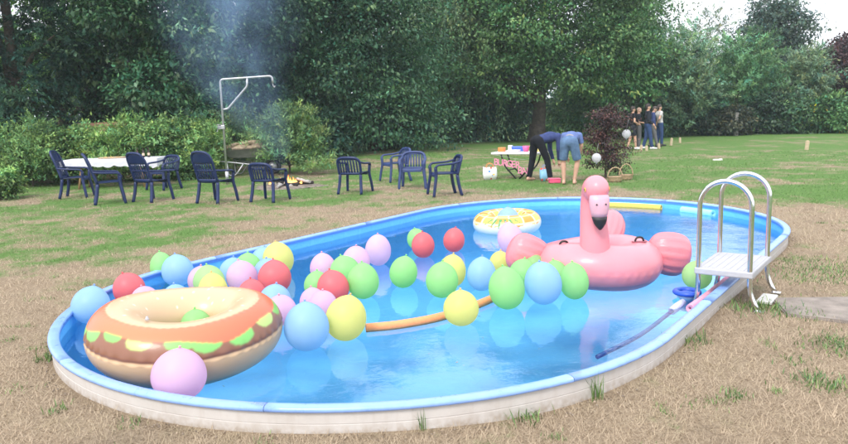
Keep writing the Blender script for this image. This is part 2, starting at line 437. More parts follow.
def scatter(n, dmin, dmax, amin=-36, amax=36, p=1.0):
    """points on the lawn, thinning with distance from where one stands"""
    u = rng.random(n)
    r = dmin * (dmax / dmin) ** (u ** p)
    a = np.radians(rng.uniform(amin, amax, n)); X = r * np.sin(a); Y = r * np.cos(a)
    k = pool_dist(X, Y) > .03
    return X[k], Y[k], r[k]
X, Y, r = scatter(380000, 2.6, 30, -38, 38)
t = rng.random((len(X), 3))
o = blades('dry_lawn_grass', X, Y, rng.uniform(.03, .08, len(X)) * (1 + r * .012), rng.uniform(.0015, .0029, len(X)) * (1 + r * .17), 1.15, MAT['blades'], t, thin=True)
tag(o, 'short dry straw and thin green grass of the lawn round the pool', 'grass', kind='stuff')

# stray green clumps coming up through the straw
cx_, cy_, cr_ = scatter(150, 3.0, 13, -36, 36)
n_ = 55; X = np.repeat(cx_, n_) + rng.normal(0, 1, len(cx_) * n_) * np.repeat(rng.uniform(.02, .10, len(cx_)), n_); Y = np.repeat(cy_, n_) + rng.normal(0, 1, len(cx_) * n_) * np.repeat(rng.uniform(.02, .10, len(cx_)), n_)
k_ = pool_dist(X, Y) > .02; X, Y = X[k_], Y[k_]
tt = np.array([.15, .26, .075]) * np.exp(rng.normal(0, .3, len(X)))[:, None]
o = blades('stray_grass', X, Y, rng.uniform(.015, .05, len(X)), rng.uniform(.003, .006, len(X)), .75, MAT['leaf'], tt)
tag(o, 'sparse green clumps of grass coming up through the dry straw', 'grass', kind='stuff')

# path slab by the ladder
def build_slab():
    A = on_ground(771, 301); B = on_ground(848, 301); C2 = on_ground(870, 327); D = on_ground(786, 316)
    top = .025; b = MB(); P4 = [A, B + (B - A) * .6, C2 + (C2 - D) * .5, D]
    v = [(p.x, p.y, -.06) for p in P4] + [(p.x, p.y, top) for p in P4]
    f = [(0, 1, 5, 4), (1, 2, 6, 5), (2, 3, 7, 6), (3, 0, 4, 7), (4, 5, 6, 7), (3, 2, 1, 0)]
    bm = bmesh.new(); vv = [bm.verts.new(p) for p in v]
    for q in f: bm.faces.new([vv[i] for i in q])
    bmesh.ops.recalc_face_normals(bm, faces=bm.faces)
    bmesh.ops.bevel(bm, geom=list(bm.edges), offset=.012, segments=2, affect='EDGES')
    me = bpy.data.meshes.new('path'); bm.to_mesh(me); bm.free(); me.materials.append(MAT['concrete'])
    o = bpy.data.objects.new('path', me); link(o); o['kind'] = 'structure'
build_slab()

# ------------------------------------------------------------------ pool
pool = empty('swimming_pool', (PC[0], PC[1], 0), 0, 'oval blue swimming pool with cream metal wall sunk in the lawn', 'pool')
def pool_child(o):
    o.parent = pool; o.matrix_parent_inverse = Matrix.Translation((-PC[0], -PC[1], 0)); return o
def ribbon(name, rings, mat, smooth=True, flip=False):
    """closed loops of (offset, z) joined into a skin round the outline"""
    V = []; Fc = []; n = None
    for o_, z in rings:
        r = outline(o_); n = len(r); V += [(p[0], p[1], z) for p in r]
    for i in range(len(rings) - 1):
        for k in range(n):
            k2 = (k + 1) % n; q = (i * n + k, i * n + k2, (i + 1) * n + k2, (i + 1) * n + k)
            Fc.append(q[::-1] if flip else q)
    return V, Fc, n
V, Fc, n = ribbon('wall', [(-.035, .14), (0, .14), (0, .066), (-.003, .064), (-.003, .060), (0, .058), (0, -.15)], None)
pool_child(mesh_obj('wall', V, Fc, MAT['wall'], smooth=False))
prof = [(-.04, .145), (-.041, WATER_Z - .7)]
for k in range(1, 9):
    w = k / 8 * PI / 2; prof.append((-.041 - .3 * (1 - math.cos(w)), WATER_Z - .67 - .3 * math.sin(w)))
V, Fc, n = ribbon('liner', prof, None)
Fc.append(tuple((len(prof) - 1) * n + k for k in range(n)))
pool_child(mesh_obj('liner', V, Fc, MAT['liner'], smooth=True))
# strip under the rail; darker blue paints in the liner's shade above water
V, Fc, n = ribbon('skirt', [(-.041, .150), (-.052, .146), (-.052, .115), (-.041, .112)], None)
pool_child(mesh_obj('liner_shade_strip', V, Fc, solid('liner_shaded_blue', (.10, .27, .74), .4, var=.08), smooth=False))
def rail_profile():
    pts = []
    for k in range(14):
        w = 2 * PI * k / 14; x = math.cos(w); z = math.sin(w)
        pts.append((-.02 + .043 * math.copysign(abs(x) ** .75, x), .153 + .021 * math.copysign(abs(z) ** .75, z)))
    return pts
RP = rail_profile(); base_lines = [outline(o_) for o_, z in RP]; NO = len(base_lines[0])
cuts = list(range(0, NO, NO // 12))[:12] + [NO]
for a, b in zip(cuts[:-1], cuts[1:]):
    V = []; Fc = []; m = len(RP)
    idx = list(range(a, b + 1))
    for j, k in enumerate(idx):
        for q in range(m):
            p = np.array(base_lines[q][k % NO])
            if j == 0: p = p * .985 + np.array(base_lines[q][(k + 1) % NO]) * .015
            if j == len(idx) - 1: p = p * .985 + np.array(base_lines[q][(k - 1) % NO]) * .015
            V.append((p[0], p[1], RP[q][1]))
    for j in range(len(idx) - 1):
        for q in range(m):
            q2 = (q + 1) % m; Fc.append((j * m + q, j * m + q2, (j + 1) * m + q2, (j + 1) * m + q))
    Fc.append(tuple(range(m))); Fc.append(tuple((len(idx) - 1) * m + q for q in range(m - 1, -1, -1)))
    pool_child(mesh_obj('rail', V, Fc, MAT['rail'], smooth=True))
water = mesh_obj('water', [(p[0], p[1], WATER_Z) for p in outline(-.0415)], [tuple(range(NO))], MAT['water'])
water['kind'] = 'structure'
bmw = bmesh.new(); bmw.from_mesh(water.data); bmw.faces.ensure_lookup_table()
if bmw.faces[0].normal.z < 0: bmesh.ops.reverse_faces(bmw, faces=bmw.faces)
bmw.to_mesh(water.data); bmw.free()

# ladder over the near right side
def build_ladder():
    s0, sep, hw, top = -.74, .74, .215, 1.12
    org = pool_xy(s0 + sep / 2, PR)
    L = empty('pool_ladder', (org[0], org[1], 0), math.atan2(PU[1], PU[0]), 'stainless steel pool ladder with two hoops and a white step over the rim', 'ladder')
    # local: +x along the rim away from the camera, -y outwards (towards the lawn)
    for sx in (-sep / 2, sep / 2):
        pts = [(sx, -hw - .10, -.03), (sx, -hw - .015, .12), (sx, -hw, .25), (sx, -hw, top - hw)]
        path = fillet(pts, .08, 4)
        for k in range(1, 16):
            w = PI * k / 16; path.append(Vector((sx, -hw * math.cos(w), top - hw + hw * math.sin(w))))
        path += fillet([(sx, hw, top - hw), (sx, hw, .1), (sx, hw + .13, -.35), (sx, hw + .13, -.95)], .1, 4)
        MB().tube(path, .0215, 14).obj('hoop_rail', MAT['steel'], L, True)
        MB().box((sx, -hw - .09, .006), (.07, .08, .010), bev=.003).obj('foot_plate', MAT['steel'], L)
    st = MB().box((0, 0, .315), (sep + .06, hw * 2 + .06, .06), bev=.012).obj('step', MAT['white_pl'], L)
    ribs = MB()
    for k in range(8): ribs.box((0, -.21 + k * .06, .3465), (sep, .03, .005), bev=.0015)
    ribs.obj('grip_rib', MAT['white_pl'], st)
    for z in (-.3, -.55, -.8): MB().box((0, hw + .13, z), (sep - .04, .1, .03), bev=.008).obj('tread', MAT['white_pl'], L)
    p = on_ground(767, 302)
    o = MB().box((0, 0, .012), (.30, .13, .03), bev=.008).obj('paving_pad', solid('pale_worn_plate', (.58, .57, .55), .7, var=.18, bump=.4), None)
    o.location = (p.x, p.y, .008); o.rotation_euler = (0, 0, PA)
    tag(o, 'pale flat plate lying in the grass beneath the ladder feet', 'plate')
build_ladder()
#@@PART2
# ------------------------------------------------------------------ trees and shrubs
def unit(v): return v / (np.linalg.norm(v, axis=-1, keepdims=True) + 1e-9)
def rdir(n): return unit(rng.normal(size=(n, 3)))
def leaf_mesh(name, P, A, Nn, L, Wd, C, mat, parent):
    """folded diamond leaf per row: base point, axis, normal, length, width, colour"""
    A = unit(A); B = unit(np.cross(A, Nn)); Nn = np.cross(B, A)
    L = L[:, None]; Wd = Wd[:, None]
    m = P + A * L * .45
    V = np.stack([P, m + B * Wd * .5 - Nn * Wd * .13, P + A * L - Nn * L * .12, m - B * Wd * .5 - Nn * Wd * .13], 1).reshape(-1, 3)
    i = np.arange(len(P))[:, None] * 4
    T = np.concatenate([i + [0, 1, 2], i + [0, 2, 3]], 1).reshape(-1, 3)
    return tri_mesh(name, V, T, mat, np.repeat(C, 4, 0), parent)
def tints(n, base, var=.3, warm=.15):
    base = np.array(base)
    k = np.exp(rng.normal(0, var, n))[:, None]; w = rng.normal(0, warm, n)[:, None]
    return np.clip(base * k * (1 + w * np.array([1.0, .25, -.6])), .002, .8)

GROW_TINT = {'t': None}      # tone of the limb each spray belongs to
def clusters(blobs, n, shell=.45, upbias=.25, zmin=.1):
    """points on and in the outer shell of a set of ellipsoid lobes (centre, radii)"""
    vol = np.array([b[1][0] * b[1][2] for b in blobs]); k = rng.choice(len(blobs), n, p=vol / vol.sum())
    Cc = np.array([b[0] for b in blobs])[k]; Rr = np.array([b[1] for b in blobs])[k]
    d = rdir(n); d[:, 2] += upbias; d = unit(d)
    r = 1 - shell * rng.random(n) ** 1.3
    lump = 1 + .16 * np.sin(d[:, 0] * 7 + k) * np.sin(d[:, 2] * 6 + 2 * k) + .08 * rng.normal(size=n)
    p = Cc + d * Rr * (r * lump)[:, None]
    ok = p[:, 2] > zmin
    lobe_tint = np.exp(rng.normal(0, .22, len(blobs))); GROW_TINT['t'] = lobe_tint[k][ok]
    return p[ok], d[ok]
def grow(style, P, D, per, L, cr, col_, cvar=.3, cluster_var=.22):
    """leaves round cluster points P with outward directions D"""
    n = len(P); ct = np.exp(rng.normal(0, cluster_var * 1.25, n)); cw = rng.normal(0, .14, n)
    if GROW_TINT['t'] is not None and len(GROW_TINT['t']) == n: ct = ct * GROW_TINT['t']
    if style == 'broad':
        K = np.repeat(np.arange(n), per); m = len(K); o = D[K]
        flat = rng.normal(size=(m, 3)) * np.array([1, 1, .30]) * (cr * np.repeat(rng.uniform(.6, 1.3, n), per))[:, None] * .6
        tilt = o * (flat[:, 0:1] * .35); p = P[K] + flat + tilt
        A = o * .7 + rdir(m) * .8 + np.array([0, 0, -.35]); Nn = np.array([0, 0, 1.0]) + o * .45 + rdir(m) * .55
        Ls = L * rng.uniform(.65, 1.3, m); Ws = Ls * rng.uniform(.45, .68, m)
    elif style == 'frond':
        K = np.repeat(np.arange(n), per); m = len(K); h = unit(D * np.array([1, 1, .15]) + rng.normal(0, .25, (n, 3)) * np.array([1, 1, .3]))
        t = rng.random(m); ln = cr * rng.uniform(.7, 1.5, n)
        sd_ = np.where(rng.random(m) < .5, 1, -1)[:, None]; hh = h[K]; side = unit(np.cross(hh, np.array([0, 0, 1.0])))
        p = P[K] + hh * (t * ln[K])[:, None] + np.array([0, 0, -1.0]) * (.42 * t * t * ln[K])[:, None] + rng.normal(0, .03, (m, 3))
        A = hh * .8 + side * sd_ * (.9 - .5 * t)[:, None] + np.array([0, 0, -.45]) + rng.normal(0, .2, (m, 3)); Nn = np.array([0, 0, 1.0]) + rdir(m) * .4
        Ls = L * rng.uniform(.7, 1.4, m) * (1.15 - .6 * t); Ws = Ls * rng.uniform(.2, .32, m)
    elif style in ('weep', 'willow'):
        K = np.repeat(np.arange(n), per); m = len(K); t = rng.random(m); ln = cr * rng.uniform(.6, 1.5, n)
        if style == 'weep':
            h = unit(D * np.array([.35, .35, 0]) + rng.normal(0, .12, (n, 3)) + np.array([0, 0, -1.1])); bend = np.array([0, 0, -.3])
        else:
            h = unit(D * np.array([.8, .8, .3]) + np.array([0, 0, .75]) + rng.normal(0, .25, (n, 3))); bend = np.array([0, 0, -.35])
        p = P[K] + h[K] * (t * ln[K])[:, None] + bend * (t * t * ln[K])[:, None] + rng.normal(0, .035, (m, 3))
        A = h[K] * .7 + rdir(m) * .75 + bend * .5; Nn = np.array([0, 0, .9]) + D[K] * .6 + rdir(m) * .6
        Ls = L * rng.uniform(.7, 1.35, m); Ws = Ls * rng.uniform(.22, .36, m)
    C = tints(m, col_, cvar * .7, .12) * ct[K][:, None] * (1 + cw[K][:, None] * np.array([1.2, .3, -.5]))
    return p, A, Nn, Ls, Ws, np.clip(C, .002, .7)

def thin_top(parts, y):
    """fewer, larger leaves high up in the crown"""
    P, A, Nn, L, Wd, C = parts; hi = P[:, 2] > 2.4 + .165 * y
    keep = ~hi | (rng.random(len(P)) < .27); s = np.where(hi, 1.75, 1.0)
    return [P[keep], A[keep], Nn[keep], (L * s)[keep], (Wd * s)[keep], C[keep]]
def woody(root, name, trunk_pts, r0, r1, limbs, mat, seg=9):
    b = MB(); n = len(trunk_pts)
    b.tube(smooth_path(trunk_pts, 5), list(np.linspace(r0, r1, (n - 1) * 5 + 1)), seg)
    o = b.obj(name, mat, root, True)
    for (a, c, ra) in limbs:
        a = Vector(a); c = Vector(c); mid = a.lerp(c, .5) + Vector((0, 0, .12 * (c - a).length))
        MB().tube(smooth_path([a, mid, c], 5), list(np.linspace(ra, ra * .2, 11)), 6).obj('limb', mat, o, True)
    return o
def lobes(R, z0, z1, n, fill=.9, rr=(.30, .45), taper=.5, flat=.8):
    """lobes filling an egg-shaped crown between z0 and z1 of radius R"""
    out = [((0, 0, z0 + (z1 - z0) * .45), (R * .5, R * .5, (z1 - z0) * .38))]
    for i in range(n):
        t = (i + .5) / n; z = z0 + (z1 - z0) * (.06 + .86 * t)
        env = R * (math.sin(PI * min(1, .18 + .82 * t)) ** taper)
        w = i * 2.399 + rng.uniform(-.4, .4); q = env * fill * rng.uniform(.45, .85); r = R * rng.uniform(*rr)
        out.append(((q * math.cos(w), q * math.sin(w), z), (r, r, r * flat)))
    return out
def tree(name, label, x, y, H, R, z0, style, L, per, ncl, cr, col_, trunk_r=.18, nl=14, group=None, cat='tree', mat='leaf', shell=.5, taper=.5,
         extra=None, wood='bark', show_limbs=7, rr=(.30, .45), cvar=.3, leaf2=None, ydepth=1.0, crown_name='crown'):
    zg = float(gz(x, y)); root = empty(name, (x, y, zg), 0, label, cat, group)
    bl = lobes(R, z0, H, nl, rr=rr, taper=taper)
    if extra: bl += extra
    bl = [((c[0], c[1] * ydepth, c[2]), r) for c, r in bl]
    P, D = clusters(bl, ncl, shell)
    parts = [grow(style, P, D, per, L, cr, col_, cvar)]
    if leaf2:   # fewer, larger leaves of another tint (young tips, flowers)
        P2, D2 = clusters(bl, leaf2[0], .12); parts.append(grow(leaf2[4] if len(leaf2) > 4 else 'broad', P2, D2, leaf2[1], leaf2[2], cr * .6, leaf2[3], .2))
    cat_ = [np.concatenate(z) for z in zip(*parts)]
    leaf_mesh(crown_name, *thin_top(cat_, y), MAT[mat], root)
    lim = []
    for c, r in bl[1:1 + show_limbs]:
        zs = max(.25, min(H * .75, c[2] * .55)); lim.append(((0, 0, zs), c, trunk_r * .45))
    woody(root, 'trunk' if cat == 'tree' else 'stem', [(0, 0, -.1), (.03 * H * rng.uniform(-1, 1) * .5, 0, H * .3), (.02 * H * rng.uniform(-1, 1), .02 * H * rng.uniform(-1, 1), H * .8)], trunk_r, trunk_r * .3, lim, MAT[wood])
    return root

DK = (.030, .072, .050); MID = (.050, .130, .058); LT = (.085, .165, .078); LIME = (.135, .23, .075); SIL = (.105, .165, .115)
BACK = 'trees closing off the garden'
def T(px, dep): return at_depth(px, dep)
# left: dark evergreens and the broadleaves beside the smoke
x, y = T(22, 24); tree('evergreen_tree', 'dark drooping evergreen at the left edge behind the hedge', x, y, 12.5, 3.4, .3, 'frond', .15, 46, 1700, .75, (.018, .060, .040), .25, 18, BACK, mat='needle', shell=.6)
x, y = T(108, 26); tree('evergreen_tree', 'tall dark evergreen rising behind the white-clothed table', x, y, 13.5, 3.3, .5, 'frond', .15, 46, 1700, .75, (.020, .066, .044), .25, 18, BACK, mat='needle', shell=.6)
x, y = T(-70, 23); tree('evergreen_tree', 'dark evergreen mostly cut off by the left picture edge', x, y, 11.5, 3.2, .3, 'frond', .18, 34, 800, .8, (.022, .058, .043), .25, 14, BACK, mat='needle')
x, y = T(70, 33); tree('lime_tree', 'bright green treetop showing above the left evergreens', x, y, 13, 4.2, 1.5, 'broad', .19, 34, 800, .7, (.11, .22, .06), .25, 14, BACK)
x, y = T(168, 24.5); tree('cherry_tree', 'broadleaf tree with long pale leaves behind the table', x, y, 10.5, 3.0, .9, 'broad', .145, 32, 1800, .58, MID, .2, 18, BACK, shell=.55, leaf2=(420, 16, .19, (.15, .26, .14)))
x, y = T(238, 29); tree('broadleaf_tree', 'broadleaf tree veiled by blue campfire smoke', x, y, 12, 3.4, .5, 'broad', .17, 26, 1400, .7, (.055, .13, .066), .22, 16, BACK, shell=.55)
x, y = T(305, 31); tree('broadleaf_tree', 'dense dark green tree right of the metal swing arm', x, y, 11, 4.0, .1, 'broad', .155, 34, 1800, .7, (.044, .118, .060), .25, 20, BACK, shell=.5, leaf2=(260, 14, .19, (.10, .20, .11)))
x, y = T(378, 32); tree('broadleaf_tree', 'dense leafy tree with foliage to the ground behind the chair group', x, y, 10, 3.9, .1, 'broad', .155, 34, 1750, .7, (.060, .150, .072), .25, 20, BACK, shell=.5, leaf2=(260, 14, .19, (.115, .22, .12)))
# centre: weeping birch and the large linden with a visible trunk
x, y = T(455, 40); tree('weeping_birch', 'pale weeping birch with hanging strands left of the large tree', x, y, 12.5, 3.9, 2.0, 'weep', .20, 40, 1500, 1.9, (.13, .21, .11), .22, 18, BACK, shell=.6)
def big_tree():
    x, y = T(541, 38.5); zg = float(gz(x, y))
    root = empty('linden_tree', (x, y, zg), 0, 'large spreading tree with a thick bare trunk behind the burger table', 'tree', BACK)
    bl = lobes(5.9, 2.6, 13, 30, rr=(.22, .33), taper=.55)
    bl += [((-4.0, -1.0, 3.3), (2.0, 1.8, 1.2)), ((-1.8, -2.2, 3.1), (1.8, 1.6, 1.1)), ((1.6, -2.0, 3.6), (2.2, 1.8, 1.5)), ((4.2, -1.0, 3.4), (2.2, 1.8, 1.6)), ((5.2, .5, 4.2), (1.6, 1.6, 1.9)), ((-4.6, 0, 5.4), (2, 2, 1.8))]
    P, D = clusters(bl, 2700, .5); a = grow('broad', P, D, 44, .17, .72, (.085, .185, .065), .3)
    P, D = clusters(bl, 500, .14); b = grow('broad', P, D, 22, .18, .6, (.16, .27, .11), .25)
    leaf_mesh('crown', *thin_top([np.concatenate(z) for z in zip(a, b)], y), MAT['leaf'], root)
    lim = [((0, 0, 2.0 + .3 * i), bl[k][0], .26) for i, k in enumerate((31, 32, 33, 34, 35, 36, 5, 8, 12, 15))]
    o = woody(root, 'trunk', [(-.1, 0, -.2), (0, 0, 1.2), (.12, 0, 3.2), (.35, .1, 7), (.3, .2, 10)], .40, .16, lim, MAT['bark'], 14)
    MB().lathe([(.72, -.2), (.55, .12), (.45, .5), (.4, .9)], 14, (-.08, 0, 0)).obj('root_flare', MAT['bark'], o, True)
big_tree()
x, y = T(630, 46); tree('broadleaf_tree', 'mid green tree filling the gap right of the large trunk', x, y, 10, 3.0, .8, 'broad', .21, 28, 1200, .8, (.10, .20, .08), .22, 16, BACK)
# right: willows, tall loose tree, copper tree
x, y = T(676, 40); tree('willow_tree', 'silvery green willow standing just right of the walkers', x, y, 5.0, 2.9, .1, 'willow', .17, 40, 1100, .85, (.17, .28, .16), .16, 14, BACK, shell=.55)
x, y = T(738, 41); tree('willow_tree', 'broad fresh green willow in the middle of the right hedge', x, y, 4.9, 2.8, .1, 'willow', .17, 40, 1100, .85, (.14, .28, .13), .16, 14, BACK, shell=.55)
x, y = T(700, 52); tree('birch_tree', 'thin airy birch with sky glinting through above the willows', x, y, 7.6, 3.3, 2.0, 'willow', .20, 18, 480, .9, (.14, .19, .12), .15, 12, BACK, shell=.7)
x, y = T(772, 54); tree('poplar_tree', 'tall dark tree standing against the white sky on the right', x, y, 8.7, 3.3, 1.5, 'broad', .24, 22, 1050, .75, (.06, .105, .075), .25, 18, BACK, shell=.6)
x, y = T(803, 41); tree('young_tree', 'pale upright young tree in front of the tall dark tree', x, y, 4.4, 1.7, .1, 'willow', .19, 30, 560, .8, (.19, .29, .17), .12, 9, BACK, shell=.6)
x, y = T(846, 43); tree('copper_tree', 'dark red copper-leaved tree at the right picture edge', x, y, 4.9, 2.3, .6, 'broad', .19, 26, 700, .6, (.075, .035, .040), .16, 12, BACK)
x, y = T(858, 56); tree('poplar_tree', 'dark treetop rising above the copper-leaved tree', x, y, 6.6, 2.2, 1.5, 'broad', .24, 22, 600, .75, (.06, .105, .075), .22, 12, BACK, shell=.6)
x, y = T(930, 44); tree('willow_tree', 'green willow mostly cut off by the right picture edge', x, y, 5.5, 3.0, .1, 'willow', .22, 26, 600, .85, (.075, .15, .085), .16, 12, BACK)

SH = 'shrubs along the garden edge'
def shrub(px, dep, H, R, col_, label, style='broad', L=.11, per=24, ncl=420, cr=.3, name='shrub', nl=9, group=SH, **k):
    x, y = T(px, dep); return tree(name, label, x, y, H, R, .05, style, L, per, ncl, cr, col_, .035, nl, group, 'shrub', shell=.6, show_limbs=5, crown_name='foliage', **k)
# left hedge of light shrubs
hl = [(-14, 20.5, 1.75, 1.05, 'pale shrub cut by the left picture edge, first of the hedge'), (34, 20.2, 1.55, 1.0, 'light green shrub left of the white-clothed table'),
      (80, 20.8, 1.6, 1.0, 'light green shrub straight behind the left end of the white-clothed table'), (125, 20.6, 1.5, .95, 'light green shrub straight behind the beer bottles'),
      (172, 21, 1.6, 1.0, 'light green shrub behind the right end of the white-clothed table'), (208, 21.5, 1.4, .9, 'light green shrub just left of the metal swing arm')]
for i, (px, d, H, R, lab) in enumerate(hl):
    shrub(px, d, H, R, [(.18, .32, .10), (.16, .29, .10), (.195, .335, .11)][i % 3], lab, ('broad', 'willow')[i % 2], .10, 24, 520, (.26, .42)[i % 2], rr=(.25, .48), leaf2=(60, 16, .10, (.23, .37, .13), 'willow'))
shrub(291, 21.5, 1.75, 1.12, (.20, .335, .12), 'round pale green bush behind the campfire', 'willow', .11, 26, 620, .45, rr=(.35, .5))
shrub(238, 23.5, 1.7, 1.0, (.11, .19, .075), 'loose green shrub behind the wheelbarrow', 'willow', .11, 24, 380, .5)
shrub(2, 17.2, .62, .42, (.12, .22, .065), 'small leafy bush on the lawn at the left picture edge', 'broad', .085, 22, 200, .18)
x0 = [(8, 22.0, 2.7, 1.2, (.065, .15, .085), 'mid green laurel bush under the leftmost evergreen', 330)]
for px, d, H, R, c, lab, nc in x0: shrub(px, d, H, R, c, lab, 'broad', .13, 22, nc, .35)
# dark undergrowth in the middle distance
ug = [(318, 28.5, 1.6, 1.3, (.045, .105, .062), 'dark low bush to the right of the pale round bush'), (388, 33, 1.9, 1.5, (.05, .105, .065), 'dark low bush behind the two chairs that face each other'),
      (425, 37, 1.6, 1.5, (.06, .115, .07), 'olive low bush left of the weeping birch'), (462, 38.5, 2.5, 1.9, (.045, .105, .06), 'dark green bush below the weeping birch'),
      (503, 40, 2.9, 1.9, (.045, .11, .062), 'dark green bush left of the thick trunk'), (575, 42, 3.3, 2.2, (.12, .24, .085), 'fresh green bush right of the thick trunk'),
      (622, 42, 3.2, 2.2, (.11, .22, .085), 'green bush directly behind the walkers')]
for px, d, H, R, c, lab in ug: shrub(px, d, H, R, c, lab, 'broad', .18, 22, 420, .5)
hr = [(655, 39.5, 1.9, 1.4, (.07, .14, .075), 'low dark bush behind the man in the grey shirt'), (705, 40, 1.5, 1.5, (.045, .095, .060), 'low dark bush left of the wooden post'),
      (729, 39, 1.3, .95, (.085, .10, .065), 'low bush with reddish tips beside the wooden post'), (765, 39.5, 1.9, 1.5, (.05, .105, .062), 'dark green bush right of the wooden post'),
      (793, 39, 1.5, 1.3, (.085, .18, .085), 'rounded green bush under the pale young tree')]
for px, d, H, R, c, lab in hr: shrub(px, d, H, R, c, lab, 'broad', .17, 22, 380, .42)
shrub(830, 38.5, 1.75, 1.5, (.11, .24, .09), 'leafy bush with yellow flowers on the right hedge', 'broad', .18, 22, 460, .42, leaf2=(26, 6, .15, (.75, .58, .05)))
shrub(872, 38.5, 1.7, 1.5, (.065, .14, .066), 'leafy bush at the end of the right hedge', 'broad', .18, 20, 320, .42)
# far wood that closes the horizon behind everything
def far_wood():
    bl = []
    for px in range(-260, 1130, 62):
        d = 66 + rng.uniform(-3, 6); x, y = T(px, d)
        bl.append(((x, y, 2.2), (4.6, 3, 3.2 + rng.uniform(-.6, 1.0) + (3.5 if px < 560 else -1.4))))
    P, D = clusters(bl, 6000, .5); a = grow('broad', P, D, 12, .62, 1.2, (.042, .09, .06), .3)
    o = leaf_mesh('far_wood', *a, MAT['leaf'], None); tag(o, 'far dark wood seen through gaps behind the garden trees', 'wood', kind='stuff')
far_wood()
# purple shrub with lanterns, next to the burger table
x, y = on_ground(606, 178)[:2]
tree('smoke_bush', 'dark purple bush with two white balloons hung in it', x, y, 1.8, .62, .12, 'broad', .055, 20, 400, .22, (.085, .046, .045), .03, 14, SH, 'shrub', shell=.75, show_limbs=9, crown_name='foliage', rr=(.28, .42),
     leaf2=(90, 10, .06, (.10, .14, .06)))

# tall weeds against the pool wall and in the dry grass
def weed(px, py, n, h, label, green=(.13, .23, .07), spread=.05, thick=.008, leafy=True):
    p = on_ground(px, py)
    if pool_dist(p.x, p.y) < .02:
        q = np.array([p.x, p.y]); d = pool_dist(*q); q = q + PN * (.04 - d) ; p = Vector((q[0], q[1], float(gz(*q))))
    root = empty('weed', p, 0, label, 'weed', 'weeds round the pool')
    X = rng.normal(0, spread, n); Y = rng.normal(0, spread, n)
    t = tints(n, green, .3)
    o = blades('leaf_blades', X, Y, h * rng.uniform(.5, 1.15, n), np.full(n, thick), .75 if leafy else .2, MAT['leaf'], t, z=np.zeros(n)); o.parent = root; o['kind'] = 'stuff'
    return root
weed(503, 413, 60, .10, 'leafy weed tuft against the front of the cream pool wall', spread=.07)
weed(568, 393, 26, .19, 'tall thin weed stalk by the cream wall right of the flamingo reflection', spread=.022, thick=.006, leafy=False)
weed(690, 342, 90, .09, 'low green weed patch where the rim runs towards the ladder', spread=.08)
weed(406, 425, 16, .15, 'wispy weed stem at the lowest part of the pool wall', spread=.015, thick=.005, leafy=False)
weed(820, 384, 240, .06, 'green tuft in the dry grass near the right edge', spread=.10)
weed(733, 396, 50, .06, 'small green tuft in the middle of the dry foreground', spread=.05)
weed(797, 362, 60, .05, 'thin green tuft above the larger one on the right', spread=.07)
weed(842, 345, 420, .05, 'grass tuft at the right edge below the concrete slab', spread=.14)
weed(760, 310, 200, .10, 'thick green grass round the ladder feet', spread=.13)
weed(800, 316, 70, .08, 'grass fringe at the front edge of the concrete slab', spread=.10)
weed(46, 360, 60, .09, 'small weed left of the pool near the burger float', spread=.05)
weed(58, 412, 30, .06, 'small weed at the lower left in the dry grass', spread=.04)
weed(132, 424, 30, .06, 'tiny weed in the dry grass below the pink front balloon', spread=.05)
weed(826, 272, 1300, .045, 'wide green grass patch right of the ladder', spread=.34)
# pebbles and bare crumbs along the wall foot
def crumbs():
    n = 900; s = rng.uniform(-PL * 1.6, PL * 1.6, n); b = MB()
    ol = outline(.06); V = []; Fc = []
    k = rng.integers(0, len(ol), n); c0 = np.array(ol)[k] + rng.normal(0, .035, (n, 2))
    ok = pool_dist(c0[:, 0], c0[:, 1]) > .012; c0 = c0[ok]; r = rng.uniform(.003, .011, len(c0))
    base = np.array([(1, 0, 0), (0, 1, 0), (-1, 0, 0), (0, -1, 0), (0, 0, .8), (0, 0, -.5)])
    Vn = (base[None] * r[:, None, None] * rng.uniform(.6, 1.4, (len(r), 6, 1))) + np.concatenate([c0, gz(c0[:, 0], c0[:, 1])[:, None] + .003], 1)[:, None]
    tr = np.array([(0, 1, 4), (1, 2, 4), (2, 3, 4), (3, 0, 4), (1, 0, 5), (2, 1, 5), (3, 2, 5), (0, 3, 5)])
    T_ = (np.arange(len(r))[:, None, None] * 6 + tr[None]).reshape(-1, 3)
    o = tri_mesh('pebbles', Vn.reshape(-1, 3), T_, MAT['leaf'], np.repeat(tints(len(r), (.36, .29, .23), .35, .05), 6, 0))
    tag(o, 'pale pebbles and crumbs of earth along the pool wall', 'pebbles', kind='stuff')
crumbs()
#@@PART3

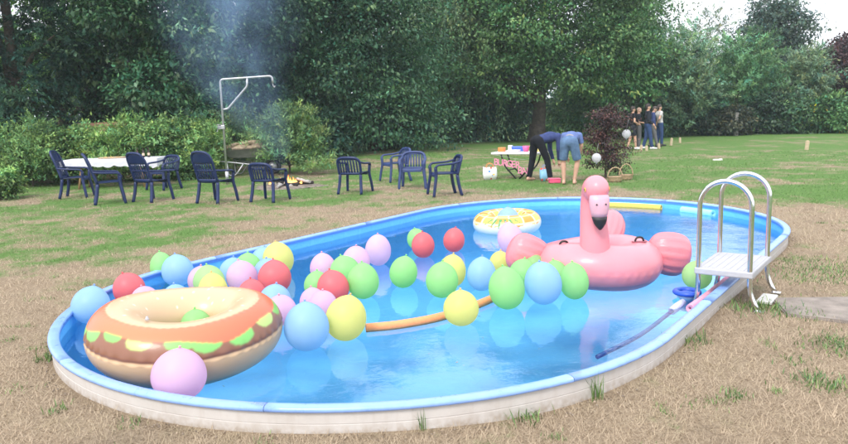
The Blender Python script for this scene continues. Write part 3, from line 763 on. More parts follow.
# ------------------------------------------------------------------ floats
def grid_mesh(name, Pt, mat, parent=None, tint=None, closed_u=True, closed_v=True, loc=None):
    """Pt: (nu, nv, 3) grid"""
    nu, nv = Pt.shape[:2]; I = np.arange(nu * nv).reshape(nu, nv)
    a = I; b = np.roll(I, -1, 0); c = np.roll(b, -1, 1); d = np.roll(I, -1, 1)
    q = np.stack([a, b, c, d], -1)
    if not closed_u: q = q[:-1]
    if not closed_v: q = q[:, :-1]
    o = tri_mesh(name, Pt.reshape(-1, 3), q.reshape(-1, 4), mat, None if tint is None else tint.reshape(-1, 3), parent)
    o.data.shade_smooth()
    if loc is not None: o.location = loc
    return o
def burger_float():
    c = at(188.5, 346.5, WATER_Z + .1)
    root = empty('burger_float', (c[0], c[1], WATER_Z), math.radians(24), 'inflatable burger swim ring with printed tomato, lettuce and patty', 'swim ring')
    nu, nv = 400, 160; A, B = .475, .395; tr, tz = .225, .225
    u = np.linspace(0, 2 * PI, nu, endpoint=False)[:, None]; v = np.linspace(0, 2 * PI, nv, endpoint=False)[None]   # v: 0 outer equator, pi/2 top
    wr = 1 + .018 * np.sin(u * 46 + 2 * np.sin(u * 7)) * np.exp(-((v - .06) / .2) ** 2) + .010 * np.sin(u * 61) * np.exp(-((v - 1.30) / .1) ** 2)
    seam = 1 - .035 * np.exp(-((v - .06) / .045) ** 2) - .02 * np.exp(-((v - 1.30) / .04) ** 2)
    k = wr * seam; cv, sv = np.cos(v), np.sin(v)
    X = (A + tr * cv * k) * np.cos(u); Y = (B + tr * cv * k) * np.sin(u); Z = .215 + tz * sv * k + .018 * np.cos(u * 2 + .5) + 0 * u + .035 * np.sin(u - .3)
    Pt = np.stack(np.broadcast_arrays(X, Y, Z), -1)
    bun, bun2 = np.array((.64, .455, .28)), np.array((.62, .42, .24)); tom, let, let2, pat = np.array((.86, .20, .10)), np.array((.24, .62, .15)), np.array((.50, .70, .20)), np.array((.28, .125, .075))
    vv = np.where(v > 1.5 * PI, v - 2 * PI, v) + 0 * u; uu = u + 0 * v
    C = np.empty((nu, nv, 3)); C[:] = bun
    C[vv < .06] = bun2
    tom_top = 1.30 + .03 * np.sin(uu * 5 + 1); tom_bot = .66 + .13 * np.sin(uu * 3.0 + 2.2) + .07 * np.sin(uu * 7 + 1)
    patty = (vv >= .06) & (vv < 1.2); C[patty] = pat
    # lettuce: half discs peeping out under the tomato
    for kk in range(18):
        uc = kk * 2 * PI / 18 + rng.uniform(-.09, .09); du = np.abs((uu - uc + PI) % (2 * PI) - PI); rad = rng.uniform(.12, .19)
        tb = .66 + .13 * math.sin(uc * 3.0 + 2.2) + .07 * math.sin(uc * 7 + 1)
        mk = ((du / rad) ** 2 + ((vv - tb) / (rad * 1.9)) ** 2 < 1) & (vv > .12); C[mk] = let if kk % 4 else let2
    C[(vv > tom_bot) & (vv < tom_top)] = tom
    band = (vv > tom_bot) & (vv < tom_top); C[band] *= (1 + .18 * np.sin(uu[band] * 2)[:, None] * np.array((0, .8, .6)))
    # sesame seeds
    for kk in range(34):
        uc = rng.uniform(0, 2 * PI); vc = rng.uniform(1.5, 2.6); du = np.abs((uu - uc + PI) % (2 * PI) - PI)
        C[((du / .017) ** 2 + ((vv - vc) / .045) ** 2 < 1)] = (.9, .84, .72)
    C = C * .4 + .15 * (np.roll(C, 1, 0) + np.roll(C, -1, 0) + np.roll(C, 1, 1) + np.roll(C, -1, 1))     # soft print edges
    grid_mesh('ring', Pt, MAT['print'], root, C)
    vlv = MB().lathe([(.014, 0), (.014, .012), (.009, .016), (.009, .026), (.0, .028)], 12).obj('valve', MAT['white_pl'], root, True)
    vlv.location = (-A * .6, -B * .75, .215 + tz - .02)
burger_float()

def pineapple_float():
    c = at(507, 226, WATER_Z + .05)
    root = empty('pineapple_float', (c[0], c[1], WATER_Z), math.radians(10), 'round pineapple-patterned swim ring in yellow, orange and white', 'swim ring')
    nu, nv = 240, 72; A, tr, tz = .335, .155, .15
    u = np.linspace(0, 2 * PI, nu, endpoint=False)[:, None]; v = np.linspace(0, 2 * PI, nv, endpoint=False)[None]
    k = 1 + .012 * np.sin(u * 38) * np.exp(-((v - 6.25) / .18) ** 2)
    Pt = np.stack(np.broadcast_arrays((A + tr * np.cos(v) * k) * np.cos(u), (A + tr * np.cos(v) * k) * np.sin(u), .105 + tz * np.sin(v) + .012 * np.sin(u + 1)), -1)
    vv = np.where(v > 1.5 * PI, v - 2 * PI, v) + 0 * u; uu = u + 0 * v
    C = np.empty((nu, nv, 3)); C[:] = (.82, .84, .80)
    top = vv > .16 + .10 * np.sin(uu * 9); ch = (np.floor(uu / (2 * PI) * 14) + np.floor((vv - .3) / .85)) % 2
    C[top & (ch == 0)] = (.86, .58, .12); C[top & (ch == 1)] = (.85, .34, .06)
    edge = top & ((np.abs((uu / (2 * PI) * 14) % 1 - .5) > .42) | (np.abs(((vv - .3) / .85) % 1 - .5) > .44)); C[edge] = (.88, .80, .48)
    for uc, ln, w in ((4.0, .75, .05), (4.12, .9, .05), (4.24, 1.0, .055), (4.36, .95, .05), (4.48, .8, .05), (4.6, .65, .045)):
        t = (.95 - vv) / ln; off = np.abs(uu - (uc + (uc - 4.3) * t * 1.0)); mk = (t > 0) & (t < 1) & (off < w * (1 - t) ** .7)
        C[mk] = (.10, .33, .11)
    grid_mesh('ring', Pt, MAT['print'], root, C)
    MB().lathe([(.012, 0), (.012, .01), (.008, .014), (.008, .022), (0, .024)], 12, (.2, -.26, .25)).obj('valve', MAT['white_pl'], root, True)
pineapple_float()

PINK = (.90, .31, .355); PINK2 = (.88, .27, .31)
def pink_mat(name, c, wr=0.0):
    m, nt, out = new_mat(name)
    tc = N(nt, 'ShaderNodeTexCoord')
    n1 = N(nt, 'ShaderNodeTexNoise', {'Vector': tc.outputs['Object'], 'Scale': 5.0, 'Detail': 3.0}).outputs['Fac']
    w = N(nt, 'ShaderNodeTexNoise', {'Vector': tc.outputs['Object'], 'Scale': 22.0, 'Detail': 2.0, 'Distortion': 1.0}).outputs['Fac']
    cc = mixc(nt, mrange(nt, n1, .35, .65), tuple(v * .94 for v in c), c)
    b = N(nt, 'ShaderNodeBump', {'Strength': .12 + wr, 'Distance': .01, 'Height': w})
    p = N(nt, 'ShaderNodeBsdfPrincipled', {'Base Color': cc, 'Roughness': .33, 'Specular IOR Level': .45, 'Normal': b.outputs[0], 'Coat Weight': .1})
    t = N(nt, 'ShaderNodeBsdfTranslucent', {'Color': cc})
    mx = N(nt, 'ShaderNodeMixShader', {0: .12}); nt.links.new(p.outputs[0], mx.inputs[1]); nt.links.new(t.outputs[0], mx.inputs[2])
    nt.links.new(mx.outputs[0], out.inputs[0]); return m
def flamingo():
    MAT['pink'] = pink_mat('pink_vinyl', PINK); MAT['pink_pleat'] = pink_mat('pleated_pink_vinyl', PINK2, .2)
    c = at(597, 263.5, WATER_Z + .12)
    root = empty('flamingo_float', (c[0], c[1], WATER_Z), math.radians(4), 'big pink inflatable flamingo facing the camera', 'pool float')
    # local: -y towards the camera.  Body: broad oval ring, fatter in front, sagging middle
    nu, nv = 260, 84; A, B = .42, .36
    u = np.linspace(0, 2 * PI, nu, endpoint=False)[:, None]; v = np.linspace(0, 2 * PI, nv, endpoint=False)[None]
    front = .5 + .5 * np.sin(u + PI)            # 1 at -y
    tr = .225 + .035 * front; tz = .20 + .03 * front
    kw = 1 + (.012 * np.sin(u * 34 + 2 * np.sin(5 * u)) * np.exp(-((v - 6.1) / .25) ** 2) + .03 * np.exp(-((v - 6.1) / .03) ** 2)) + .008 * np.sin(u * 23) * np.exp(-((v - 1.9) / .3) ** 2)
    X = (A * 1.0 + tr * np.cos(v) * kw) * np.cos(u); Y = (B + tr * np.cos(v) * kw) * np.sin(u); Z = .15 + tz * np.sin(v) + .02 * np.sin(u * 2)
    body = grid_mesh('body', np.stack(np.broadcast_arrays(X, Y, Z), -1), MAT['pink'], root)
    MB().lathe([(.001, .175), (.12, .172), (.22, .185), (.3, .2)], 40, (0, 0, 0), 1.1, .9).obj('seat_floor', MAT['pink'], body, True)
    # neck: thick upright tube narrowing under the head, curling forward into the head
    path = smooth_path([(-.13, -.36, .18), (-.135, -.36, .40), (-.14, -.34, .60), (-.145, -.33, .79), (-.148, -.36, .92), (-.15, -.43, .97), (-.152, -.50, .92)], 6)
    n = len(path); rad = np.interp(np.linspace(0, 1, n), [0, .12, .35, .6, .72, .86, 1], [.165, .150, .132, .118, .122, .125, .085])
    nk = MB().tube(path, list(rad), 28).obj('neck', MAT['pink'], root, True)
    # head: swollen crown with the beak hanging down in front
    prof = [(.001, -.125), (.055, -.115), (.095, -.08), (.122, -.03), (.128, .02), (.115, .07), (.08, .11), (.04, .13), (.001, .135)]
    hd = MB().lathe(prof, 28, (0, 0, 0), .98, 1.12).obj('head', MAT['pink'], root, True); hd.location = (-.15, -.44, .95)
    # beak: pale upper part tapering down to a black hooked tip
    pale = solid('pale_pink_vinyl', (.66, .36, .43), .35, var=.04)
    def beak(name, rows, mat):   # rows: (z, half width, half depth, y)
        V = []; Fc = []; n = 24
        for z, hx_, hy_, y0 in rows:
            for k in range(n):
                w = 2 * PI * k / n; V.append((hx_ * math.cos(w), y0 + hy_ * math.sin(w), z))
        for i in range(len(rows) - 1):
            for k in range(n): Fc.append((i * n + k, i * n + (k + 1) % n, (i + 1) * n + (k + 1) % n, (i + 1) * n + k)[::-1])
        Fc.append(tuple(range(n))); Fc.append(tuple((len(rows) - 1) * n + k for k in range(n - 1, -1, -1)))
        return mesh_obj(name, V, Fc, mat, hd, True)
    beak('beak', [(-.03, .050, .03, -.10), (-.042, .092, .05, -.10), (-.08, .100, .065, -.105), (-.14, .097, .07, -.11), (-.20, .086, .065, -.115), (-.25, .072, .055, -.12)], pale)
    beak('beak_tip', [(-.245, .076, .058, -.12), (-.275, .070, .055, -.125), (-.31, .058, .046, -.13), (-.345, .034, .034, -.135), (-.37, .012, .016, -.138)], MAT['black'])
    for sx in (-.045, .045):
        MB().lathe([(.001, -.009), (.010, 0), (.001, .009)], 10).obj('nostril', MAT['black'], hd, True).location = (sx, -.176, -.12)
        bpy.context.view_layer.update()
        e = MB().lathe([(.001, -.024), (.017, -.017), (.024, 0), (.017, .017), (.001, .024)], 14).obj('eye', solid('yellow_print', (.75, .52, .10), .4), hd, True); e.location = (sx * 2.65, -.035, .01); e.scale = (.25, 1, 1)
        p = MB().lathe([(.001, -.013), (.012, 0), (.001, .013)], 10).obj('pupil', MAT['black'], hd, True); p.location = (sx * 2.79, -.037, .01); p.scale = (.25, 1, 1)
    # wings: pleated pillows at either side, tail behind
    def wing(loc, size, rz, ry, name):
        nu, nv = 48, 40; a = np.linspace(0, PI, nv)[None]; w = np.linspace(0, 2 * PI, nu, endpoint=False)[:, None]
        rr = np.sin(a) ** .8 * (.72 + .42 * a / PI) * (1 + .05 * np.cos(w * 14) * np.sin(a) ** 2)
        P3 = np.stack(np.broadcast_arrays(-np.cos(a) * .5 + .04 * np.cos(2 * a), rr * np.cos(w) * .5, rr * np.sin(w) * .5 * (1 + .06 * np.sin(a * 3))), -1) * np.array(size)
        o = grid_mesh(name, P3, MAT['pink_pleat'], root, None, True, False); o.location = loc; o.rotation_euler = (0, ry, rz); return o
    wing((.74, -.02, .20), (.46, .36, .50), math.radians(-6), math.radians(10), 'wing')
    wing((-.72, .02, .24), (.44, .34, .46), math.radians(186), math.radians(-22), 'wing')
    wing((.30, .55, .36), (.50, .36, .34), math.radians(60), math.radians(-38), 'tail')
    for sx, sy in ((-.40, -.18), (.40, -.14)):
        z0 = .372; d = .035
        h = MB().tube(fillet([(sx - d - .015, sy, z0 - .03), (sx - d, sy, z0 + .035), (sx + d, sy, z0 + .035), (sx + d + .015, sy, z0 - .03)], .03, 4), .011, 8).obj('handle', MAT['black'], root, True)
        MB().box((sx, sy, z0 - .012), (.15, .05, .012), bev=.004).obj('handle_patch', solid('grip_patch', (.30, .09, .12), .5), h)
flamingo()

# ------------------------------------------------------------------ balloons
BC = {'red': (.87, .22, .24), 'pink': (.88, .64, .79), 'lav': (.84, .66, .83), 'blue': (.47, .71, .91), 'green': (.47, .83, .38), 'lime': (.58, .84, .42), 'yellow': (.87, .85, .34), 'white': (.82, .82, .86)}
BM = {k: balloon_mat('latex_' + k, v, .56 if k != 'red' else .42) for k, v in BC.items()}
KM = {k: solid('knot_' + k, tuple(x * .55 if i != int(np.argmax(v)) else x * .85 for i, x in enumerate(v)), .4) for k, v in BC.items()}
placed = []
def balloon_mesh(rx, rz, mat, seed):
    prof = []
    for k in range(29):
        a = PI * k / 28; r = rx * math.sin(a) * (1 + .05 * math.cos(a)) ; z = -rz * math.cos(a) + rz * .045 * math.exp(-((PI - a) / .2) ** 2)
        prof.append((max(r, .0002), z))
    return MB().lathe(prof, 32).obj('balloon', mat, None, True)
def balloon(px, py, rx, ry, ck, label, sink=.93, tilt=None, push=0.0):
    d = ray(px, py); t = (CAM_H - WATER_Z) / (-d[2] + sink * ry / F_PX); t += push
    C = CAM + d * t; RX = rx * t / F_PX; RZ = ry * t / F_PX
    C[2] = WATER_Z + sink * RZ
    o = balloon_mesh(RX, RZ, BM[ck], 0); o.location = C
    tl = tilt if tilt is not None else (rng.normal(0, .10), rng.normal(0, .12)); o.rotation_euler = (tl[0], tl[1], rng.uniform(0, 6))
    top = RZ * 1.03
    kn = MB().lathe([(.003, -.004), (.005, .001), (.009, .005), (.007, .010), (.010, .014), (.007, .017), (.001, .016)], 10).obj('knot', KM[ck], o, True); kn.location = (0, 0, top)
    tag(o, label, 'balloon', 'balloons on the pool')
    placed.append((label, np.array(C), RX)); return o
B = [
 (91, 305, 18.5, 18.8, 'blue', 'pale blue balloon at the far left end of the pool, left of the red one'),
 (129, 288.5, 15.5, 16, 'red', 'red balloon near the left end of the pool, above the burger ring'),
 (145, 300, 14, 14, 'pink', 'pink balloon half hidden behind the left end of the burger ring'),
 (162, 267, 11.5, 15, 'green', 'green balloon by the far wall, tucked behind a pale blue one'),
 (177.5, 270.5, 15.5, 16, 'blue', 'pale blue balloon by the far wall, in front of a green one'),
 (176, 299, 14, 15, 'blue', 'pale blue balloon just peeping over the left part of the bun'),
 (201, 280, 13, 14, 'pink', 'pink balloon mostly hidden behind a light green one above the burger'),
 (209, 281, 15.5, 16, 'lime', 'light green balloon above the burger with a yellow one in front'),
 (213, 290, 14.5, 17, 'yellow', 'yellow balloon close above the middle of the burger bun'),
 (233, 272, 13.5, 14.5, 'blue', 'pale blue balloon between a light green and a pink one above the bun'),
 (242, 276.5, 15.5, 16, 'pink', 'pink balloon in the cluster, right of the light green and left of the reds'),
 (248, 267, 13.5, 14, 'green', 'green balloon behind the pink one, left of the pointed yellow balloon'),
 (263, 261, 12.5, 14, 'blue', 'pale blue balloon peeping out left behind the pointed yellow one'),
 (278, 259, 15.5, 17, 'yellow', 'pointed yellow balloon highest in the left cluster'),
 (268, 273, 14.5, 15, 'blue', 'pale blue balloon peeping out behind the large red one'),
 (274.5, 277, 16.5, 17, 'red', 'large dark red balloon below the pointed yellow one'),
 (252, 294, 14, 15, 'red', 'red balloon half hidden behind the right end of the bun'),
 (275, 300, 16, 16, 'blue', 'pale blue balloon below the large red one, right of the burger'),
 (281, 310, 15.5, 15.5, 'pink', 'pink balloon touching the right end of the burger ring'),
 (179, 374.5, 27, 26, 'pink', 'big pink balloon in front of the burger at the near rim'),
 (306.5, 326.5, 22.5, 24.5, 'blue', 'biggest pale blue balloon, in front right of the burger'),
 (346, 318, 20.5, 23, 'yellow', 'large yellow balloon at the end of the orange noodle'),
 (323, 268, 13, 15, 'pink', 'pink balloon left of two others by the far wall, above a red one'),
 (356, 261, 14, 15.5, 'pink', 'pink balloon behind two green ones, second from the far wall'),
 (378, 250, 13, 16, 'lav', 'lilac pink balloon nearest the far wall behind the green pair'),
 (345, 271, 15, 15.5, 'green', 'green balloon between a pink and the larger green one'),
 (363, 281, 16, 18, 'green', 'large green balloon on the right of the middle cluster'),
 (317, 285, 13, 14, 'green', 'green balloon peeping out left of the red one in the middle cluster'),
 (333, 287, 16, 17, 'red', 'red balloon in the middle cluster above the large yellow one'),
 (313, 302, 13.5, 14.5, 'pink', 'pink balloon behind the biggest pale blue balloon, on its left'),
 (323, 305, 14.5, 15, 'pink', 'pink balloon between the biggest blue and the large yellow one'),
 (403.5, 272, 14, 16, 'green', 'green balloon floating alone with its reflection below'),
 (416.5, 239, 9.5, 11, 'green', 'small green balloon tucked behind a red one in open water'),
 (423, 245, 11.5, 13, 'red', 'small red balloon in front of a green one in open water'),
 (454, 240, 10.7, 12.2, 'red', 'small red balloon floating alone left of the pineapple ring'),
 (442, 280, 16.2, 18, 'green', 'green balloon in front of a yellow one near the middle of the pool'),
 (452, 271, 14, 16.5, 'yellow', 'yellow balloon behind the green one near the middle of the pool'),
 (481.5, 274, 14.5, 17, 'blue', 'pale blue balloon left of the green one at the noodle end'),
 (500, 262, 10.5, 11, 'yellow', 'small yellow balloon left of the flamingo wing'),
 (510.5, 239, 13, 16.5, 'lav', 'tilted lilac balloon between the pineapple ring and the flamingo'),
 (506.5, 288, 18, 21.5, 'green', 'large green balloon at the right end of the orange noodle'),
 (523, 273, 14, 14, 'green', 'green balloon wedged behind the large green and tall blue ones'),
 (533, 267, 13, 14, 'green', 'green balloon furthest back of the group before the flamingo'),
 (543, 283, 18.5, 22, 'blue', 'tall pale blue balloon in front of the flamingo body'),
 (574, 281, 14.5, 18.5, 'green', 'green balloon right of the tall pale blue one under the flamingo neck'),
 (556, 274, 12, 14, 'green', 'green balloon peeping between the tall blue and the green one by the flamingo'),
 (461, 308, 17.8, 18, 'yellow', 'yellow balloon lying in front of the orange noodle'),
 (697, 275, 14.5, 14.5, 'lime', 'lime green balloon behind the ladder by the flamingo wing'),
]
for i, (px, py, rx, ry, ck, lab) in enumerate(B):
    tl = (0.0, 0.0)
    balloon(px, py, rx, ry, ck, lab, push={}.get(i, 0.0), tilt=(rng.normal(0, .10), (.32 if 'tilted' in lab else rng.normal(0, .13))))
# the two that sit in the rings
def ring_balloon(px, py, r_world, ck, label, z):
    d = ray(px, py); t = (z - CAM_H) / d[2]; C = CAM + d * t
    o = balloon_mesh(r_world, r_world * 1.05, BM[ck], 0); o.location = C; tag(o, label, 'balloon', 'balloons on the pool')
    kn = MB().lathe([(.003, -.004), (.005, .001), (.009, .005), (.007, .010), (.010, .014), (.007, .017), (.001, .016)], 10).obj('knot', KM[ck], o, True); kn.location = (0, 0, r_world * 1.05 * 1.03)
    placed.append((label, np.array(C), r_world))
ring_balloon(196, 325, .115, 'green', 'green balloon lying in the hole of the burger ring', WATER_Z + .23)
ring_balloon(508, 219, .16, 'blue', 'pale blue balloon sitting in the hole of the pineapple ring', WATER_Z + .18)

# ------------------------------------------------------------------ noodles, dispenser, pole in the water
def noodle(pts, c, label, r=.036, z=WATER_Z + .018):
    P0 = [at(px, py, z) for px, py in pts]; P0 = smooth_path([Vector(p) for p in P0], 8); o0 = P0[0]
    P1 = [p - o0 for p in P0]
    m = solid('foam_' + label.split()[0], c, .75, var=.08, scale=30, bump=.5, bscale=220, spec=.25)
    b = MB(); n = len(P1)
    b.tube(P1, r, 16, False)
    # pierced ends
    for e, q in ((0, 1), (n - 1, n - 2)):
        t = (P1[e] - P1[q]).normalized(); a = t.cross(Vector((0, 0, 1))).normalized(); bb = t.cross(a)
        V = []
        for rr, dd in ((r, 0), (r * .3, .002), (r * .3, -.06)):
            V += [P1[e] + (a * math.cos(w) + bb * math.sin(w)) * rr + t * dd for w in [2 * PI * k / 16 for k in range(16)]]
        Fc = [(i * 16 + k, i * 16 + (k + 1) % 16, (i + 1) * 16 + (k + 1) % 16, (i + 1) * 16 + k) for i in range(2) for k in range(16)]
        b.add(V, Fc)
    o = b.obj('pool_noodle', m, None, True, o0); tag(o, label, 'pool noodle', 'foam noodles in the pool'); return o
noodle([(366, 328), (400, 324.5), (440, 317), (475, 305.5), (503, 294)], (.88, .36, .16), 'orange foam noodle drifting across the middle of the pool', .037)
def proj_x(p):
    v = np.array([p[0], p[1], WATER_Z]) - CAM; return 424 + F_PX * (v @ RT) / (v @ FWD)
def along_wall(x0, x1, gap):
    """points hugging the far inside wall between two columns"""
    pts = [p for p in outline(-.045 - gap, 160, 26) if p[1] > PC[1] + 1.0 and p @ np.array([0, 1.0]) > 11.2 and x0 <= proj_x(p) <= x1]
    return sorted(pts, key=proj_x)[::6]
def wall_noodle(x0, x1, gap, c, label, r):
    P = along_wall(x0, x1, gap)
    def px_(p):
        v = np.array([p[0], p[1], WATER_Z + .018]) - CAM; z = v @ FWD; return (424 + F_PX * (v @ RT) / z, 222 - F_PX * (v @ UPV) / z)
    noodle([px_(p) for p in P], c, label, r)
wall_noodle(588, 677, .07, (.88, .60, .12), 'yellow foam noodle floating along the far wall', .048)
wall_noodle(681, 746, .12, (.34, .82, .86), 'turquoise foam noodle along the far wall behind the ladder', .06)
noodle([(690, 308.5), (706, 297), (722, 284), (736, 272)], (.86, .40, .50), 'pink foam noodle pressed against the rim under the ladder', .036, WATER_Z + .03)
def dispenser():
    c = at(687, 294, WATER_Z + .03); root = empty('chlorine_dispenser', (c[0], c[1], WATER_Z), 0, 'round blue floating chlorine dispenser next to the ladder', 'dispenser')
    blue = solid('royal_blue_plastic', (.02, .085, .52), .38, var=.06); pale = solid('pale_blue_plastic', (.50, .66, .86), .4, var=.05)
    nu, nv = 40, 16; u = np.linspace(0, 2 * PI, nu, endpoint=False)[:, None]; v = np.linspace(0, 2 * PI, nv, endpoint=False)[None]
    grid_mesh('float_ring', np.stack(np.broadcast_arrays((.098 + .03 * np.cos(v)) * np.cos(u), (.098 + .03 * np.cos(v)) * np.sin(u), .05 + .024 * np.sin(v)), -1), blue, root)
    MB().lathe([(.001, .058), (.04, .058), (.045, .05), (.075, .045), (.075, .03), (.001, .03)][::-1], 28).obj('cap', blue, root, True)
    MB().lathe([(.055, -.12), (.06, -.02), (.085, .0), (.09, .028), (.001, .03)], 28).obj('basket', pale, root, True)
dispenser()
def floating_bits():
    n = 160; P = np.array([pool_xy(a_, b_) for a_, b_ in zip(rng.uniform(-4.6, 4.6, n), rng.uniform(-2.6, 2.6, n))]); P = P[pool_dist(P[:, 0], P[:, 1]) < -.1]; n = len(P)
    P3 = np.concatenate([P, np.full((n, 1), WATER_Z + .004)], 1); A = rng.normal(size=(n, 3)) * np.array([1, 1, .05])
    L = rng.uniform(.008, .035, n); o = leaf_mesh('floating_leaves', P3, A, np.tile([0, 0, 1.0], (n, 1)) + rng.normal(0, .1, (n, 3)), L, L * rng.uniform(.2, .5, n), tints(n, (.30, .27, .15), .5, .2), MAT['leaf'], None)
    tag(o, 'specks of leaf and grass floating on the pool', 'leaves', kind='stuff')
floating_bits()
def pole_in_water():
    a = Vector(at(597, 357, WATER_Z - .16)); b = Vector(at(640, 335, WATER_Z - .10)); c = Vector(at(672, 311, WATER_Z - .02)); d = Vector(at(683, 302, WATER_Z + .015))
    root = empty('skimmer_pole', a, 0, 'dark blue pole with a pale grip lying in the water near the ladder', 'pole')
    MB().tube(smooth_path([Vector((0, 0, 0)), b - a, c - a], 6), .018, 12).obj('shaft', solid('dark_blue_paint', (.012, .09, .34), .4), root, True)
    MB().tube([c - a, (c - a).lerp(d - a, .5), d - a], [.034, .036, .03], 14).obj('grip', solid('pale_lilac_plastic', (.52, .55, .78), .4), root, True)
pole_in_water()

# ------------------------------------------------------------------ chairs
def sheet(name, fn, nu, nv, th, mat, parent):
    """thin curved panel: fn(u,v)->point for u,v in 0..1, given thickness"""
    V = []; Fc = []
    for i in range(nu + 1):
        for j in range(nv + 1): V.append(Vector(fn(i / nu, j / nv)))
    m = nv + 1; Nn = []
    for i in range(nu + 1):
        for j in range(nv + 1):
            du = V[min(i + 1, nu) * m + j] - V[max(i - 1, 0) * m + j]; dv = V[i * m + min(j + 1, nv)] - V[i * m + max(j - 1, 0)]
            Nn.append(du.cross(dv).normalized())
    V2 = [v + n_ * th for v, n_ in zip(V, Nn)]; K = len(V)
    for i in range(nu):
        for j in range(nv):
            a, b, c, d = i * m + j, (i + 1) * m + j, (i + 1) * m + j + 1, i * m + j + 1
            Fc.append((d, c, b, a)); Fc.append((a + K, b + K, c + K, d + K))
    rim = [i * m for i in range(nu + 1)] + [nu * m + j for j in range(1, nv + 1)] + [i * m + nv for i in range(nu - 1, -1, -1)] + [j for j in range(nv - 1, 0, -1)]
    for k in range(len(rim)):
        a, b = rim[k], rim[(k + 1) % len(rim)]; Fc.append((a, b, b + K, a + K))
    return mesh_obj(name, [tuple(v) for v in V + V2], Fc, mat, parent, True)
def make_chair(high, mat):
    """moulded garden armchair, sitter faces +x, back at -x"""
    root = empty('garden_chair', (0, 0, 0))
    sh = .42; top = 1.06 if high else .80; lean = .20 if high else .10; bw = .24 if high else .25
    def back(t): return -.21 - lean * t ** 1.1            # x of the back at height fraction t
    seat = sheet('seat', lambda u, v: (-.22 + .46 * u, (-.235 + .47 * v) * (1 + .04 * u), sh + .018 * (2 * v - 1) ** 2 * 1.2 + .012 * u - .03 * max(0, u - .85) * 4), 8, 8, .016, mat, root)
    MB().box((.235, 0, sh - .012), (.02, .44, .05), bev=.006).obj('seat_apron', mat, seat)
    b = empty_mesh = None
    # backrest: rounded frame with a solid head panel (high chairs) and vertical slats
    frame = []; hb = top - sh - .02
    prof = [(-bw, 0), (-bw * 1.02, hb * .45), (-bw, hb * .78), (-bw * .74, hb * .955), (-bw * .3, hb), (0, hb * 1.005), (bw * .3, hb), (bw * .74, hb * .955), (bw, hb * .78), (bw * 1.02, hb * .45), (bw, 0)]
    path = smooth_path([(back(z / hb) - .03 * (1 - (y_ / bw) ** 2), y_, sh + .01 + z) for y_, z in prof], 4)
    br = MB().tube(path, .027 if high else .030, 8).obj('backrest', mat, root, True)
    head0 = .62 if high else .86
    def edge(t): return bw * (1.0 if t < .75 else max(.2, math.sqrt(max(0.04, 1 - ((t - .75) / .27) ** 2))))
    sheet('head_panel', lambda u, v: (back(head0 + (1 - head0) * u * .98) - .03 * (1 - (2 * v - 1) ** 2), (2 * v - 1) * edge(head0 + (1 - head0) * u * .98), sh + .01 + hb * (head0 + (1 - head0) * u * .98)), 6, 10, .012, mat, br)
    sheet('lower_panel', lambda u, v: (back(.12 * u) - .03 * (1 - (2 * v - 1) ** 2), (2 * v - 1) * bw, sh + .0 + hb * .13 * u), 2, 10, .012, mat, br)
    if high: sheet('cross_panel', lambda u, v: (back(.36 + .05 * u) - .03 * (1 - (2 * v - 1) ** 2), (2 * v - 1) * bw, sh + .01 + hb * (.36 + .05 * u)), 2, 10, .012, mat, br)
    ns = 7
    for k in range(ns):
        y_ = (-1 + 2 * (k + .5) / ns) * bw * .88
        sheet('slat', lambda u, v, y_=y_: (back(.1 + (head0 - .08) * u) - .03 * (1 - (y_ / bw) ** 2), y_ + (v - .5) * .032, sh + .01 + hb * (.1 + (head0 - .08) * u)), 5, 1, .011, mat, br)
    for s in (-1, 1):
        ya = s * .275; az = sh + .225
        bt = (az + .03 - sh) / hb
        arm = smooth_path([(back(min(.95, bt if not high else bt)) , s * (bw + .0), az + (.05 if not high else .03)), (-.10, s * .275, az + .012), (.10, s * .285, az), (.20, s * .28, az - .012), (.245, s * .27, az - .06)], 5)
        MB().tube(arm, .036, 8, True, .6).obj('armrest', mat, root, True)
        MB().tube(smooth_path([(.245, s * .27, az - .05), (.235, s * .258, sh), (.27, s * .285, .2), (.30, s * .30, 0)], 4), list(np.interp(np.linspace(0, 1, 13), [0, 1], [.034, .030])), 8).obj('leg', mat, root, True)
        MB().tube(smooth_path([(-.205, s * .235, sh + .01), (-.24, s * .25, .2), (-.29, s * .27, 0)], 4), [.034] * 9, 8).obj('leg', mat, root, True)
    return root
proto = {True: None, False: None}
CH = [  # column, foot row, facing (degrees, 0 = to the right, 90 = away), high back, label
 (77, 197, 8, True, 'high-backed navy chair at the left end of the white-clothed table'),
 (110, 203, 24, True, 'high-backed navy chair second from the left, seen from its side'),
 (153, 201, 62, True, 'high-backed navy chair with its slotted back turned to the camera, third from left'),
 (165, 189, -120, False, 'low navy armchair half hidden beyond the third high-backed chair'),
 (217, 202, 64, True, 'high-backed navy chair standing alone left of the fire'),
 (270, 201, 68, False, 'low navy chair with its back to the camera in front of the fire'),
 (355, 193, 72, False, 'low navy chair with its back to the camera on the open lawn'),
 (396, 181, 208, False, 'faded navy armchair furthest back in the group of four'),
 (413.5, 188, -94, False, 'navy armchair facing the camera in the group of four'),
 (445, 195, 192, False, 'navy armchair seen from the side, nearest the pool'),
]
for px, py, fa, hi, lab in CH:
    if proto[hi] is None: proto[hi] = o = make_chair(hi, MAT['navy'])
    else: o = copy_tree(proto[hi])
    p = on_ground(px, py); o.location = p; o.rotation_euler = (0, 0, math.radians(fa))
    tag(o, lab, 'chair', 'navy plastic garden chairs')
    if 'faded' in lab or 'facing the camera' in lab:
        for ch in list(o.children_recursive):
            ch.data = ch.data.copy(); ch.data.materials.clear(); ch.data.materials.append(MAT['navy_worn'])

